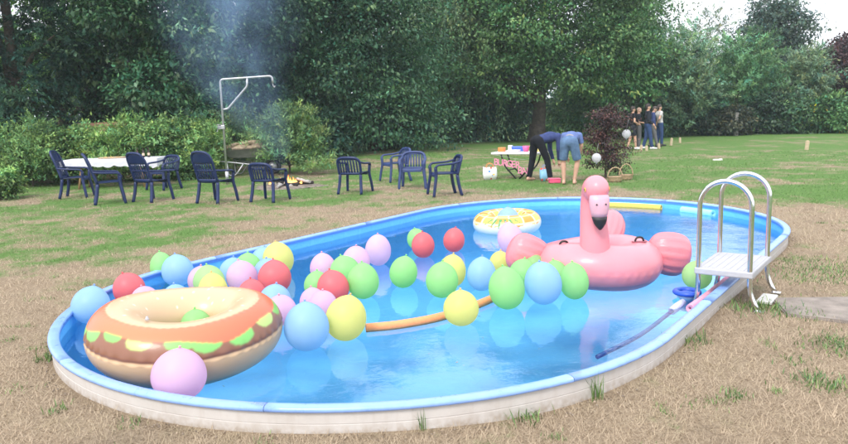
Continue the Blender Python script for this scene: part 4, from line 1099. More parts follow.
# ------------------------------------------------------------------ table with white cloth
def bottle(loc, c, label, h=.24, r=.032, group='drinks on the white-clothed table'):
    o = empty('bottle', loc, 0, label, 'bottle', group)
    MB().lathe([(r * .9, 0), (r, .008), (r, h * .55), (r * .75, h * .66), (r * .42, h * .76), (r * .4, h * .95), (r * .46, h * .955), (r * .46, h)], 14).obj('glass', solid('bottle_' + label.split()[0], c, .15, var=.05), o, True)
    MB().lathe([(r * 1.02, h * .2), (r * 1.03, h * .22), (r * 1.03, h * .44), (r * 1.02, h * .46)], 14).obj('paper_label', solid('bottle_label', (.62, .50, .36), .6), o, True)
    return o
def dining_table():
    a = at(60, 161, .74); b = at(157, 158, .74); L = float(np.linalg.norm((b - a)[:2])) ; ang = math.atan2(b[1] - a[1], b[0] - a[0])
    root = empty('trestle_table', ((a[0] + b[0]) / 2, (a[1] + b[1]) / 2 + .35, 0), ang, 'long wooden trestle table under the white cloth beside the hedge', 'table')
    MB().box((0, 0, .72), (L - .06, .68, .035), bev=.006).obj('tabletop', MAT['wood'], root)
    for sx in (-1, 1):
        for sy in (-1, 1):
            MB().tube([(sx * (L * .5 - .5) + .12 * sx, sy * .30, 0), (sx * (L * .5 - .5), sy * .24, .71)], .028, 8).obj('leg', MAT['wood'], root, True)
        MB().box((sx * (L * .5 - .46), 0, .3), (.03, .5, .05), bev=.005).obj('stretcher', MAT['wood'], root)
    # cloth with scalloped lower edge
    nu = 120; prm = []
    hx, hy = L / 2, .37
    per = [(-hx, -hy), (hx, -hy), (hx, hy), (-hx, hy)]
    pts = []; 
    for k in range(4):
        p, q = np.array(per[k]), np.array(per[(k + 1) % 4]); m = 90 if k % 2 == 0 else 26
        for j in range(m): pts.append(p + (q - p) * j / m)
    n = len(pts); V = []; Fc = []; s = 0
    for k, p in enumerate(pts):
        sc = abs(math.sin(k * .105 * 3)) * .045; dr = .16 + sc * .8 + .012 * math.sin(k * .33)
        w = 1 + .014 * math.sin(k * .5) + .006 * math.sin(k * 1.3)
        crn = .06 if (abs(abs(p[0]) - hx) < .15 and abs(abs(p[1]) - hy) < .1) else 0
        V += [(p[0], p[1], .744), (p[0] * 1.004, p[1] * 1.012, .735), (p[0] * (1.006 * (1 + (w - 1) * .3)), p[1] * 1.02 * w, .66), (p[0] * (1.008 * (1 + (w - 1) * .3)), p[1] * 1.03 * w, .744 - dr - crn)]
    for k in range(n):
        k2 = (k + 1) % n
        for j in range(3): Fc.append((k * 4 + j, k2 * 4 + j, k2 * 4 + j + 1, k * 4 + j + 1)[::-1])
    Fc.append(tuple(k * 4 for k in range(n)))
    cl = mesh_obj('tablecloth', V, Fc, MAT['cloth'], None, True); cl.location = root.location; cl.rotation_euler = (0, 0, ang)
    tag(cl, 'white cloth with a scalloped edge draped over the long table', 'tablecloth')
    bpy.context.view_layer.update()
    Mx = root.matrix_world
    def on(x, y_): return Mx @ Vector((x, y_, .7465))
    bottle(on(hx - .62, .02), (.045, .02, .012), 'brown beer bottle on the cloth, left of the three'); bottle(on(hx - .45, -.03), (.035, .018, .012), 'brown beer bottle on the cloth, middle of the three'); bottle(on(hx - .34, .04), (.03, .016, .012), 'brown beer bottle on the cloth, right of the three')
    t = empty('serving_tray', on(-.05, .0), ang, 'flat wicker tray lying on the white cloth', 'tray')
    MB().lathe([(.001, .004), (.24, .004), (.27, .03), (.28, .03), (.26, 0), (.001, 0)][::-1], 28, (0, 0, 0), 1.3, .8).obj('rim', solid('wicker', (.42, .33, .22), .8, var=.25, scale=40, bump=.5), t, True)
    for k in range(6): MB().lathe([(.001, 0), (.03, .004), (.036, .018), (.024, .032), (.001, .036)], 12).obj('bread_roll', solid('bread', (.50, .32, .15), .8), t, True).location = (-.2 + .08 * k, .03 * (-1) ** k, .006)
dining_table()

# ------------------------------------------------------------------ swing arm, wheelbarrow, fire
def swing_arm():
    base = on_ground(227.5, 184); d = base.y
    root = empty('grill_swing_arm', base, 0, 'galvanised pole with a swing arm, brace and winch by the fire', 'grill stand')
    hgt = 2.62; arm = 1.30
    MB().tube(fillet([(0, 0, -.1), (0, 0, hgt), (arm, 0, hgt + .05), (arm + .01, 0, hgt - .13)], .09, 6), .027, 12).obj('pole', MAT['galv'], root, True)
    MB().tube(fillet([(.02, 0, hgt - .74), (.14, 0, hgt - .73), (.66, 0, hgt - .19), (.68, 0, hgt + .02)], .05, 4), .027, 10).obj('brace', MAT['galv'], root, True)
    w = MB(); w.box((-.03, -.05, hgt - 1.18), (.16, .09, .10), bev=.012); o = w.obj('winch', MAT['galv'], root)
    MB().lathe([(.075, -.03), (.075, -.022), (.03, -.02), (.03, .02), (.075, .022), (.075, .03)], 18).obj('winch_drum', MAT['galv'], o, True).location = (-.09, -.06, hgt - 1.14)
    MB().tube([(-.12, -.06, hgt - 1.16), (-.12, -.13, hgt - 1.28), (-.12, -.2, hgt - 1.28)], .010, 8).obj('crank', MAT['galv'], o, True)
    MB().tube(fillet([(arm + .01, 0, hgt - .12), (arm + .012, 0, hgt - .20), (arm + .05, 0, hgt - .24), (arm + .06, 0, hgt - .19)], .03, 4), .010, 8).obj('hook', MAT['galv'], root, True)
    MB().tube([(0, 0, 0), (0, 0, .35)], .042, 12).obj('ground_socket', MAT['galv'], root, True)
swing_arm()
def log(parent, a, b, r, mat=None, name='log'):
    a, b = Vector(a), Vector(b); n = 6; pts = [a.lerp(b, k / n) + Vector((rng.normal(0, r * .12), rng.normal(0, r * .12), rng.normal(0, r * .12))) for k in range(n + 1)]
    return MB().tube(pts, [r * rng.uniform(.85, 1.1) for _ in pts], 7).obj(name, mat or MAT['firewood'], parent, False)
def wheelbarrow():
    g = on_ground(250, 175); root = empty('wheelbarrow', g, math.radians(-4), 'grey metal wheelbarrow parked beside the swing arm', 'wheelbarrow'); root.scale = (1.3, 1.2, 1.2)
    # tray: open tapered pan
    V = []; Fc = []
    rings = [((-.36, -.20), (.30, .20), .43), ((-.50, -.31), (.62, .31), .60), ((-.52, -.33), (.65, .33), .605), ((-.49, -.30), (.60, .30), .595), ((-.35, -.19), (.29, .19), .445)]
    for (x0, y0), (x1, y1), z in rings: V += [(x0, y0, z), (x1, y0, z + (.06 if z > .5 else 0)), (x1, y1, z + (.06 if z > .5 else 0)), (x0, y1, z)]
    for i in range(4):
        for k in range(4): Fc.append((i * 4 + k, i * 4 + (k + 1) % 4, (i + 1) * 4 + (k + 1) % 4, (i + 1) * 4 + k))
    Fc += [(3, 2, 1, 0), (16, 17, 18, 19)]
    mesh_obj('tray', V, Fc, solid('zinc_tray', (.22, .215, .21), .55, metal=.5, var=.2, scale=8), root)
    for s in (-1, 1):
        MB().tube(fillet([(-1.05, s * .29, .52), (-.55, s * .27, .36), (.40, s * .16, .22), (.52, s * .06, .20)], .1, 4), .018, 8).obj('handle', MAT['galv'], root, True)
        MB().tube(fillet([(-.42, s * .25, .36), (-.40, s * .26, .02), (-.25, s * .24, .02), (-.05, s * .22, .31)], .06, 4), .014, 8).obj('leg', MAT['galv'], root, True)
    w = empty('wheel', (.52, 0, .19)); w.parent = root
    nu, nv = 28, 12; u = np.linspace(0, 2 * PI, nu, endpoint=False)[:, None]; v = np.linspace(0, 2 * PI, nv, endpoint=False)[None]
    grid_mesh('tyre', np.stack(np.broadcast_arrays((.145 + .045 * np.cos(v)) * np.cos(u), .042 * np.sin(v) + 0 * u, (.145 + .045 * np.cos(v)) * np.sin(u)), -1), MAT['black'], w)
    rm = MB().lathe([(.001, -.02), (.11, -.02), (.105, 0), (.11, .02), (.001, .02)], 20).obj('rim', MAT['galv'], w, True); rm.rotation_euler = (PI / 2, 0, 0)
    bpy.context.view_layer.update()
    # firewood piled in the tray, each log a thing
    n = 0
    spots = [((-.95, -.05, .62), (.35, -.12, .72), .045, 'long pale branch sticking out left over the wheelbarrow'), ((-.70, .10, .66), (.25, .06, .76), .05, 'long grey branch on the far side of the wheelbarrow'),
             ((-.30, -.18, .645), (.45, -.20, .69), .055, 'thick split log along the near side of the wheelbarrow'), ((-.2, .18, .66), (.5, .16, .70), .06, 'thick split log along the far side of the wheelbarrow'),
             ((-.1, -.1, .75), (.42, .0, .80), .05, 'split log on top of the wheelbarrow heap'), ((.05, -.22, .74), (.22, .2, .78), .04, 'short stick lying crosswise on the wheelbarrow heap'), ((-.32, -.2, .72), (-.05, .12, .80), .035, 'thin stick leaning across the middle of the heap')]
    for a, b, r, lab in spots:
        p = root.matrix_world @ Vector(a); q = root.matrix_world @ Vector(b)
        o = log(None, (0, 0, 0), q - p, r * 1.3, None, 'firewood_log'); o.location = p; tag(o, lab, 'log', 'firewood in the wheelbarrow')
wheelbarrow()
def campfire():
    g = on_ground(288, 187); root = empty('campfire', g, 0, 'low open campfire with orange flames, ash and charred logs', 'fire')
    n = 40; V = [(0, 0, .045)]; 
    for rr, z in ((.35, .05), (.62, .03), (.85, .004)):
        for k in range(n):
            w = 2 * PI * k / n; q = rr * (1 + .14 * math.sin(w * 3 + 1) + rng.normal(0, .03)); V.append((q * math.cos(w) * 1.05, q * math.sin(w) * .85, z + rng.normal(0, .008)))
    Fc = [(0, 1 + k, 1 + (k + 1) % n) for k in range(n)]
    for i in range(2):
        for k in range(n): Fc.append((1 + i * n + k, 1 + (i + 1) * n + k, 1 + (i + 1) * n + (k + 1) % n, 1 + i * n + (k + 1) % n))
    mesh_obj('ash_bed', V, Fc, solid('ash_and_earth', (.20, .165, .135), .95, var=.5, scale=9, bump=.8, bscale=30), root, True)
    for k in range(11):
        w = rng.uniform(0, PI); c = np.array([rng.normal(.05, .22), rng.normal(0, .16)]); l = rng.uniform(.18, .38)
        log(root, (c[0] - math.cos(w) * l, c[1] - math.sin(w) * l, .06 + .012 * k * .6), (c[0] + math.cos(w) * l, c[1] + math.sin(w) * l, .07 + .02 * k * .6), rng.uniform(.025, .045), MAT['char'] if k % 3 else MAT['ash'], 'charred_log')
    m, nt, out = new_mat('flame')
    tc = N(nt, 'ShaderNodeTexCoord'); sx = N(nt, 'ShaderNodeSeparateXYZ', {0: tc.outputs['Generated']})
    cc = mixc(nt, sx.outputs[2], (1, .55, .16), (1, .16, .02))
    e = N(nt, 'ShaderNodeEmission', {'Color': cc, 'Strength': 2.2}); tr = N(nt, 'ShaderNodeBsdfTransparent')
    mx = N(nt, 'ShaderNodeMixShader', {0: .75}); nt.links.new(tr.outputs[0], mx.inputs[1]); nt.links.new(e.outputs[0], mx.inputs[2]); nt.links.new(mx.outputs[0], out.inputs[0])
    for k, (x_, y_, h) in enumerate([(.0, 0, .30), (.10, -.05, .22), (-.1, .03, .24), (.2, .02, .16), (.05, .06, .2), (-.42, -.03, .11), (.32, -.06, .10), (-.2, -.04, .12), (.14, .05, .27)]):
        h *= .72; pr_ = [(.001, 0), (.035, h * .12), (.045, h * .28), (.03, h * .55), (.014, h * .8), (.001, h)]
        f = MB().lathe(pr_, 8).obj('flame', m, root, True); f.location = (x_, y_, .08); f.rotation_euler = (rng.normal(0, .15), rng.normal(-.1, .2), rng.uniform(0, 6)); f.scale = (.9, .6, 1)
campfire()

# ------------------------------------------------------------------ burger stand
def burger_table():
    a = at(497, 152.5, .63); b = at(549, 152.5, .63); L = float(np.linalg.norm((b - a)[:2])); ang = math.atan2(b[1] - a[1], b[0] - a[0])
    c = ((a[0] + b[0]) / 2, (a[1] + b[1]) / 2 + .3); zg = float(gz(*c)); root = empty('folding_table', (c[0], c[1], zg), ang, 'white folding table with dark bent legs set out for burgers', 'table')
    h = .63 - zg
    MB().box((0, 0, h - .02), (L, .70, .045), bev=.012).obj('tabletop', solid('white_table_plastic', (.76, .76, .78), .5, var=.04), root)
    for sx in (-1, 1):
        for sy in (-1, 1):
            MB().tube(fillet([(sx * (L * .5 - .22), sy * .22, h - .04), (sx * (L * .5 - .30), sy * .24, .32), (sx * (L * .5 - .62), sy * .27, 0)], .2, 5), .020, 8).obj('leg', MAT['black'], root, True)
        MB().tube([(sx * (L * .5 - .40), -.25, .2), (sx * (L * .5 - .40), .25, .2)], .016, 8).obj('brace', MAT['black'], root, True)
    bpy.context.view_layer.update(); Mx = root.matrix_world
    def on(x, y_): return Mx @ Vector((x, y_, h + .0035))
    GI = 'things laid out on the burger table'
    def bowl(x, y_, r, hh, c_, lab, name='bowl'):
        o = empty(name, on(x, y_), 0, lab, name.split('_')[-1], GI)
        MB().lathe([(r * .6, 0), (r * .85, hh * .5), (r, hh), (r * .94, hh), (r * .78, hh * .5), (.001, hh * .15)], 20).obj('shell', solid(name + '_' + lab.split()[0], c_, .45, var=.05), o, True)
        MB().lathe([(.001, hh * .86), (r * .7, hh * .82), (r * .86, hh * .7)][::-1], 16).obj('contents', solid('food_' + lab.split()[0], tuple(min(1, v * .8 + .1) for v in c_[::-1]), .8, var=.5, scale=60), o, True)
    def tub(x, y_, s, c_, lab, name='box', rz=0.0):
        o = empty(name, on(x, y_), ang + rz, lab, 'box', GI)
        MB().box((0, 0, s[2] / 2), (s[0] * .95, s[1] * .95, s[2]), bev=.008).obj('body', solid('box_' + lab.split()[0] + str(int(x * 100)), c_, .5, var=.06), o)
        MB().box((0, 0, s[2] + .008), (s[0], s[1], .016), bev=.005).obj('lid', solid('lid_' + lab.split()[0] + str(int(x * 100)), tuple(min(1, v * 1.25 + .04) for v in c_), .5), o)
    hx = L / 2
    tub(-hx + .18, -.05, (.16, .14, .09), (.80, .22, .05), 'orange box at the left end of the burger table')
    tub(-hx + .33, .16, (.10, .10, .13), (.74, .74, .76), 'white carton behind the orange box on the burger table')
    tub(-hx + .55, .18, (.34, .2, .10), (.06, .14, .52), 'blue cool box at the back of the burger table', rz=.1)
    tub(-hx + .52, -.14, (.30, .2, .035), (.70, .70, .74), 'white tray at the front of the burger table')
    bowl(-hx + .80, -.02, .09, .14, (.80, .14, .36), 'pink tub in the middle of the burger table', 'tub')
    tub(-hx + 1.05, .0, (.26, .2, .14), (.80, .66, .22), 'yellow box next to the pink tub on the burger table')
    bowl(hx - .25, .12, .12, .09, (.72, .16, .10), 'red bowl near the right end of the burger table')
    bottle(on(hx - .42, .2), (.55, .05, .04), 'red sauce bottle standing behind the yellow box', .2, .03, GI)
    # paper letters hung along the front edge
    bn = empty('letter_banner', Mx @ Vector((-hx, -.375, h - .04)), ang, 'pink paper letters BURGER BAR hung from the front of the white table', 'banner')
    lm = solid('pink_paper', (.78, .27, .42), .75, var=.05)
    def word(w, x0, z0, dz, step, size):
        for k, chh in enumerate(w):
            cu = bpy.data.curves.new('letter', 'FONT'); cu.body = chh; cu.size = size; cu.extrude = .006; cu.offset = .001; cu.align_x = 'CENTER'
            tmp = bpy.data.objects.new('tmp', cu); col.objects.link(tmp); dg = bpy.context.evaluated_depsgraph_get()
            me = bpy.data.meshes.new_from_object(tmp.evaluated_get(dg)); bpy.data.objects.remove(tmp); bpy.data.curves.remove(cu)
            me.materials.clear(); me.materials.append(lm); me.name = 'letter'
            o = bpy.data.objects.new('letter', me); link(o, bn); o.location = (x0 + k * step, -.01, z0 + dz * k); o.rotation_euler = (PI / 2, rng.normal(0, .06), rng.normal(0, .12)); o.scale = (.92, 1, 1)
    word('BURGER', .15, -.26, -.014, .112, .235)
    word('BAR', .76, -.46, -.012, .112, .235)
    MB().tube(smooth_path([(.05, 0, .0), (.4, -.005, -.06), (.85, -.005, -.12), (1.2, 0, -.05)], 6), .003, 5).obj('string', MAT['white_pl'], bn, True)
    MB().tube(smooth_path([(.62, 0, -.10), (.75, -.005, -.30), (.98, -.005, -.33), (1.2, 0, -.30)], 6), .003, 5).obj('string', MAT['white_pl'], bn, True)
burger_table()
def print_mat(name, base, cols, scale):
    """paper printed with scattered coloured shapes"""
    m, nt, out = new_mat(name); tc = N(nt, 'ShaderNodeTexCoord')
    v = N(nt, 'ShaderNodeTexVoronoi', {'Vector': tc.outputs['Object'], 'Scale': scale})
    sp = N(nt, 'ShaderNodeSeparateColor', {0: v.outputs['Color']}); cc = base
    c = mixc(nt, mth(nt, 'GREATER_THAN', sp.outputs[0], .5), cols[0], cols[1]); c = mixc(nt, mth(nt, 'GREATER_THAN', sp.outputs[1], .6), c, cols[2])
    k = mth(nt, 'MULTIPLY', mth(nt, 'LESS_THAN', v.outputs['Distance'], .36), mth(nt, 'GREATER_THAN', sp.outputs[2], .35))
    p = N(nt, 'ShaderNodeBsdfPrincipled', {'Base Color': mixc(nt, k, base, c), 'Roughness': .6}); nt.links.new(p.outputs[0], out.inputs[0]); return m
def tote(px, py, w, d_, h, mat, hm, label, trim=None, rz=0.0):
    g = on_ground(px, py); root = empty('tote_bag', g, rz, label, 'bag')
    V = []; Fc = []; n = 24
    for z, k in ((0, .92), (h * .4, 1.04), (h, 1.0), (h, .96), (h * .4, 1.0), (.01, .88)):
        for j in range(n):
            a = 2 * PI * j / n; cx = math.copysign(abs(math.cos(a)) ** .45, math.cos(a)); cy = math.copysign(abs(math.sin(a)) ** .45, math.sin(a))
            V.append((cx * w / 2 * k, cy * d_ / 2 * k, z + (.015 * math.sin(a * 3) if z > .1 else 0)))
    for i in range(5):
        for j in range(n): Fc.append((i * n + j, i * n + (j + 1) % n, (i + 1) * n + (j + 1) % n, (i + 1) * n + j))
    Fc.append(tuple(range(n - 1, -1, -1))); Fc.append(tuple(5 * n + j for j in range(n)))
    mesh_obj('body', V, Fc, mat, root, True)
    for sy in (-1, 1): MB().tube(smooth_path([(-w * .28, sy * d_ * .46, h - .03), (-w * .2, sy * d_ * .5, h + .07), (0, sy * d_ * .5, h + .10), (w * .2, sy * d_ * .5, h + .07), (w * .28, sy * d_ * .46, h - .03)], 4), .012, 6, True, .5).obj('handle', hm, root, True)
    if trim: MB().lathe([(w * .49, h - .02), (w * .50, h + .01), (w * .40, h + .02), (.001, h + .03)], 20, (0, 0, 0), 1, d_ / w).obj('lining', trim, root, True)
    return root
tote(490, 179.5, .34, .2, .30, print_mat('party_print', (.74, .74, .74), [(.75, .08, .06), (.05, .22, .62), (.82, .55, .05)], 13), solid('bag_cord_orange', (.8, .3, .1), .6), 'white shopping bag printed with coloured shapes on the lawn')
tote(545.5, 181, .26, .18, .28, print_mat('blue_print', (.22, .45, .62), [(.7, .12, .08), (.8, .6, .5), (.1, .3, .6)], 11), solid('bag_cord_blue', (.2, .3, .6), .6), 'blue printed bag with a red top between the bending people', solid('red_lining', (.70, .07, .04), .6))
def pink_box():
    g = on_ground(554.5, 183); root = empty('storage_box', g, .05, 'pink plastic box on the grass between the bending people', 'box')
    MB().box((0, 0, .05), (.25, .16, .09), bev=.012).obj('body', solid('pink_plastic', (.80, .10, .22), .45, var=.04), root); MB().box((0, 0, .10), (.27, .18, .018), bev=.006).obj('lid', solid('pink_lid', (.84, .16, .28), .45, var=.04), root)
pink_box()
def basket(px, py, w, label, arch):
    g = on_ground(px, py); root = empty('wicker_basket', g, .2, label, 'basket', 'wicker baskets under the purple bush')
    wick = solid('willow_wicker', (.44, .31, .19), .8, var=.3, scale=50, bump=.8, bscale=90)
    MB().lathe([(w * .38, 0), (w * .46, .05), (w * .5, .12), (w * .52, .125), (w * .47, .115), (w * .4, .03), (.001, .02)], 26, (0, 0, 0), 1, .75).obj('bowl', wick, root, True)
    MB().tube([(w * .5 * math.cos(PI * k / 16), 0, .11 + arch * math.sin(PI * k / 16)) for k in range(17)], .012, 8).obj('handle', wick, root, True)
    MB().lathe([(.001, .10), (w * .4, .085)][::-1], 16, (0, 0, 0), 1, .72).obj('cloth_lining', MAT['cloth'], root, True)
basket(615, 182, .36, 'nearer wicker basket with a low bowl under the purple bush', .22)
basket(626, 180, .34, 'wicker basket with a tall arched handle at the right of the purple bush', .26)

# hanging balloons on the purple bush
def hung(px, py, r, label, dy):
    d = ray(px, py); dep = on_ground(610, 178).y + dy; C = CAM + d * (dep / d[1])
    o = balloon_mesh(r, r * 1.05, BM['white'], 0); o.location = C; o.rotation_euler = (PI * .96, .05, 0); tag(o, label, 'balloon', 'white balloons hung in the purple bush')
    MB().lathe([(.003, -.004), (.006, .002), (.012, .012), (.001, .02)], 10).obj('knot', KM['white'], o, True).location = (0, 0, r * 1.1)
    MB().tube([(0, 0, -r * 1.02), (.01, .02, -r * 1.02 - .1), (.02, .08, -r * 1.02 - .22)], .003, 5).obj('string', MAT['white_pl'], o, True)
hung(596.5, 158, .105, 'white balloon hanging low in front of the purple bush', -.62)
hung(626.5, 134, .10, 'white balloon hanging at the upper right of the purple bush', -.35)

# lawn game pieces, post in the hedge, odd bits
def peg(px, py, h, w, label):
    g = on_ground(px, py); o = MB().box((0, 0, h / 2), (w, w, h), bev=w * .1).box((0, 0, h + .012), (w * .7, w * .7, .025), bev=w * .08).obj('game_peg', solid('pale_wood', (.56, .44, .30), .75, var=.15), None)
    o.location = g; o.rotation_euler = (rng.normal(0, .05), rng.normal(0, .08), .4); tag(o, label, 'peg', 'wooden lawn game pegs')
peg(806.5, 150, .32, .10, 'wooden game peg standing alone on the right lawn'); peg(671, 145.5, .30, .08, 'taller leaning wooden peg right of the walkers'); peg(659, 148.8, .2, .08, 'wooden peg at the feet of the man in grey')
peg(641, 150.5, .2, .08, 'wooden peg left of the dark-jacketed walker'); peg(646.5, 150.8, .18, .08, 'wooden peg in front of the dark-jacketed walker'); peg(680, 143, .22, .07, 'small wooden peg furthest right of the row by the walkers')
def stick():
    g = on_ground(717.5, 160.8); o = MB().box((0, 0, .03), (.28, .07, .05), bev=.012).box((.1, 0, .035), (.09, .075, .06), bev=.012).obj('throwing_block', solid('white_painted_wood', (.74, .72, .68), .6), None); o.location = g; tag(o, 'white painted block lying flat on the lawn', 'block')
stick()
def post(px, dep, h, label, r=.09):
    x_, y_ = T(px, dep); o = MB().box((0, 0, h / 2), (r * 2, r * 2, h), bev=.02).box((0, 0, h + .02), (r * 2.2, r * 2.2, .04), bev=.012).obj('fence_post', solid('grey_post', (.40, .37, .34), .9, var=.25, scale=6), None)
    o.location = (x_, y_, float(gz(x_, y_))); tag(o, label, 'post', 'posts in the right hedge')
post(737, 38.4, 1.12, 'grey square post standing in the right hedge'); post(758, 40.6, 1.0, 'half hidden grey post right of the other one', .08)
def shed():
    x_, y_ = T(128, 23.2); root = empty('garden_shed', (x_, y_, 0), .25, 'low brown shed roof glimpsed through leaves behind the hedge', 'shed')
    MB().box((0, 0, .6), (2.2, .9, 1.2)).obj('wall', solid('shed_boards', (.16, .10, .07), .85, var=.3), root)
    rf = MB(); rf.add([(-1.25, -.6, 1.15), (1.25, -.6, 1.15), (1.25, .6, 1.15), (-1.25, .6, 1.15), (-1.25, 0, 1.62), (1.25, 0, 1.62)], [(0, 1, 5, 4), (2, 3, 4, 5), (1, 2, 5), (3, 0, 4), (3, 2, 1, 0)])
    rf.obj('roof', solid('brown_roofing', (.26, .13, .09), .85, var=.3), root)
shed()
#@@PART4

# ------------------------------------------------------------------ people
SKIN = solid('skin', (.56, .33, .24), .55, var=.08, scale=20, spec=.35)
def V3(p): return Vector(p)
def blob(name, shapes, voxel, mat, parent, smooth_it=4):
    """closed tapered capsules / ellipsoids fused into one continuous skin"""
    mb = MB()
    for s in shapes:
        if s[0] == 'c':
            a, ra, b, rb = V3(s[1]), s[2], V3(s[3]), s[4]; flat = len(s) > 5 and s[5]
            d = (b - a); l = d.length; d = d.normalized(); pts = []; rr = []
            if not flat:
                for k in range(4): w = (k + .3) / 4 * PI / 2; pts.append(a - d * ra * math.cos(w)); rr.append(ra * math.sin(w))
            for k in range(5): pts.append(a + d * l * k / 4); rr.append(ra + (rb - ra) * k / 4)
            if not flat:
                for k in range(3, -1, -1): w = (k + .3) / 4 * PI / 2; pts.append(b + d * rb * math.cos(w)); rr.append(rb * math.sin(w))
            mb.tube(pts, rr, 12)
        else:
            c, r, zdir = V3(s[1]), s[2], (V3(s[3]) if len(s) > 3 else Vector((0, 0, 1)))
            zd = zdir.normalized(); yd = Vector((0, 1, 0)); xd = yd.cross(zd).normalized(); yd = zd.cross(xd)
            t = MB(); t.lathe([(max(1e-4, math.sin(PI * k / 10)), -math.cos(PI * k / 10)) for k in range(11)], 16)
            mb.add([c + xd * (p[0] * r[0]) + yd * (p[1] * r[1]) + zd * (p[2] * r[2]) for p in t.v], t.f)
    me = bpy.data.meshes.new(name); me.from_pydata(mb.v, [], mb.f)
    bm = bmesh.new(); bm.from_mesh(me); bmesh.ops.remove_doubles(bm, verts=bm.verts, dist=1e-4); bmesh.ops.recalc_face_normals(bm, faces=bm.faces); bm.to_mesh(me); bm.free()
    tmp = bpy.data.objects.new('tmp', me); col.objects.link(tmp)
    m1 = tmp.modifiers.new('r', 'REMESH'); m1.mode = 'VOXEL'; m1.voxel_size = voxel; m1.use_smooth_shade = True
    m2 = tmp.modifiers.new('s', 'SMOOTH'); m2.factor = .5; m2.iterations = smooth_it
    out = bpy.data.meshes.new_from_object(tmp.evaluated_get(bpy.context.evaluated_depsgraph_get()))
    bpy.data.objects.remove(tmp); bpy.data.meshes.remove(me)
    out.name = name; out.materials.clear(); out.materials.append(mat); out.shade_smooth()
    o = bpy.data.objects.new(name, out); link(o, parent); return o
def person(px, py, facing, label, H=1.75, torso=(0, 0, 1), head_dir=None, elbows=None, wrists=None, knees=None, ankles=None, pelvis=(0, 0, .95),
           top=None, sleeve=.55, bottom=None, leg_len='long', shoes=None, hair=(.06, .04, .03), bald=False, group=None, belt=None, vox=.0115):
    g = on_ground(px, py); root = empty('person', g, math.radians(facing), label, 'person', group); k = H / 1.75; root.scale = (k, k, k)
    d = V3(torso).normalized(); P = V3(pelvis); side = Vector((0, 1, 0))
    chest = P + d * .33; neck = P + d * .52; hd = (V3(head_dir) if head_dir else d).normalized(); head = neck + hd * .165
    fwd = side.cross(d).normalized()             # front of the chest
    face = side.cross(hd).normalized()
    sh = {s: P + d * .465 + side * s * .175 for s in (-1, 1)}
    elbows = elbows or {s: sh[s] + Vector((-.02, s * .05, -.29)) for s in (-1, 1)}
    wrists = wrists or {s: V3(elbows[s]) + Vector((.08, -s * .02, -.25)) for s in (-1, 1)}
    knees = knees or {s: (.03, s * .10, .51) for s in (-1, 1)}
    ankles = ankles or {s: (-.01, s * .11, .085) for s in (-1, 1)}
    hips = {s: P + side * s * .09 - d * .02 for s in (-1, 1)}
    B = [('e', P, (.115, .165, .13), d), ('e', P + d * .17, (.10, .145, .16), d), ('e', chest, (.115, .165, .19), d), ('c', P + d * .47 - side * .15, .06, P + d * .47 + side * .15, .06),
         ('c', P + d * .48, .06, head - hd * .05, .052), ('e', head, (.098, .076, .118), hd), ('e', head - hd * .055 + face * .025, (.065, .058, .065), hd),
         ('c', head + face * .088 - hd * .005, .012, head + face * .108 - hd * .028, .015)]
    for s in (-1, 1): B.append(('e', head + side * s * .078 - hd * .015 - face * .005, (.026, .012, .034), hd))
    for s in (-1, 1):
        B += [('c', hips[s], .092, knees[s], .06), ('c', knees[s], .058, V3(knees[s]).lerp(V3(ankles[s]), .35), .058), ('c', V3(knees[s]).lerp(V3(ankles[s]), .35), .056, ankles[s], .037),
              ('c', ankles[s], .038, V3(ankles[s]) + Vector((-.045, 0, -.045)), .035), ('c', V3(ankles[s]) + Vector((0, 0, -.04)), .042, V3(ankles[s]) + Vector((.15, s * .02, -.058)), .028)]
        e, w = V3(elbows[s]), V3(wrists[s]); a = (w - e).normalized()
        B += [('c', sh[s], .052, e, .041), ('c', e, .042, w, .028)]
        palm = w + a * .055; B.append(('c', w, .027, palm, .036)); curl = (face * .5 - Vector((0, 0, .2))).normalized(); lat = a.cross(curl).normalized()
        for f_, (off, ln) in enumerate(((-.027, .062), (-.009, .075), (.009, .07), (.026, .052))):
            q0 = palm + lat * off + a * .015; q1 = q0 + a * ln * .55; q2 = q1 + (a * .6 + curl * .7).normalized() * ln * .5
            B += [('c', q0, .0105, q1, .0095), ('c', q1, .0095, q2, .008)]
        t0 = w + a * .025 + lat * (-.03); t1 = t0 + (a * .6 + curl * .5 - lat * .6).normalized() * .04; B += [('c', t0, .013, t1, .011), ('c', t1, .011, t1 + a * .03, .009)]
    body = blob('body', B, vox, SKIN, root, 3)
    if top is not None:
        S = [('e', P + d * .06, (.128, .178, .12), d), ('e', P + d * .17, (.118, .165, .17), d), ('e', chest, (.132, .185, .20), d), ('c', P + d * .475 - side * .155, .072, P + d * .475 + side * .155, .072), ('c', P + d * .46, .085, P + d * .535, .066, True)]
        for s in (-1, 1):
            e = V3(elbows[s]); w = V3(wrists[s])
            if sleeve <= 1: S.append(('c', sh[s] - (e - sh[s]).normalized() * .02, .068, sh[s].lerp(e, sleeve), .066, True)); S.append(('e', sh[s], (.068, .068, .068)))
            else: S += [('c', sh[s], .068, e, .058), ('c', e, .057, e.lerp(w, sleeve - 1), .043, True)]
        blob('shirt', S, vox * 1.35, top, root, 4)
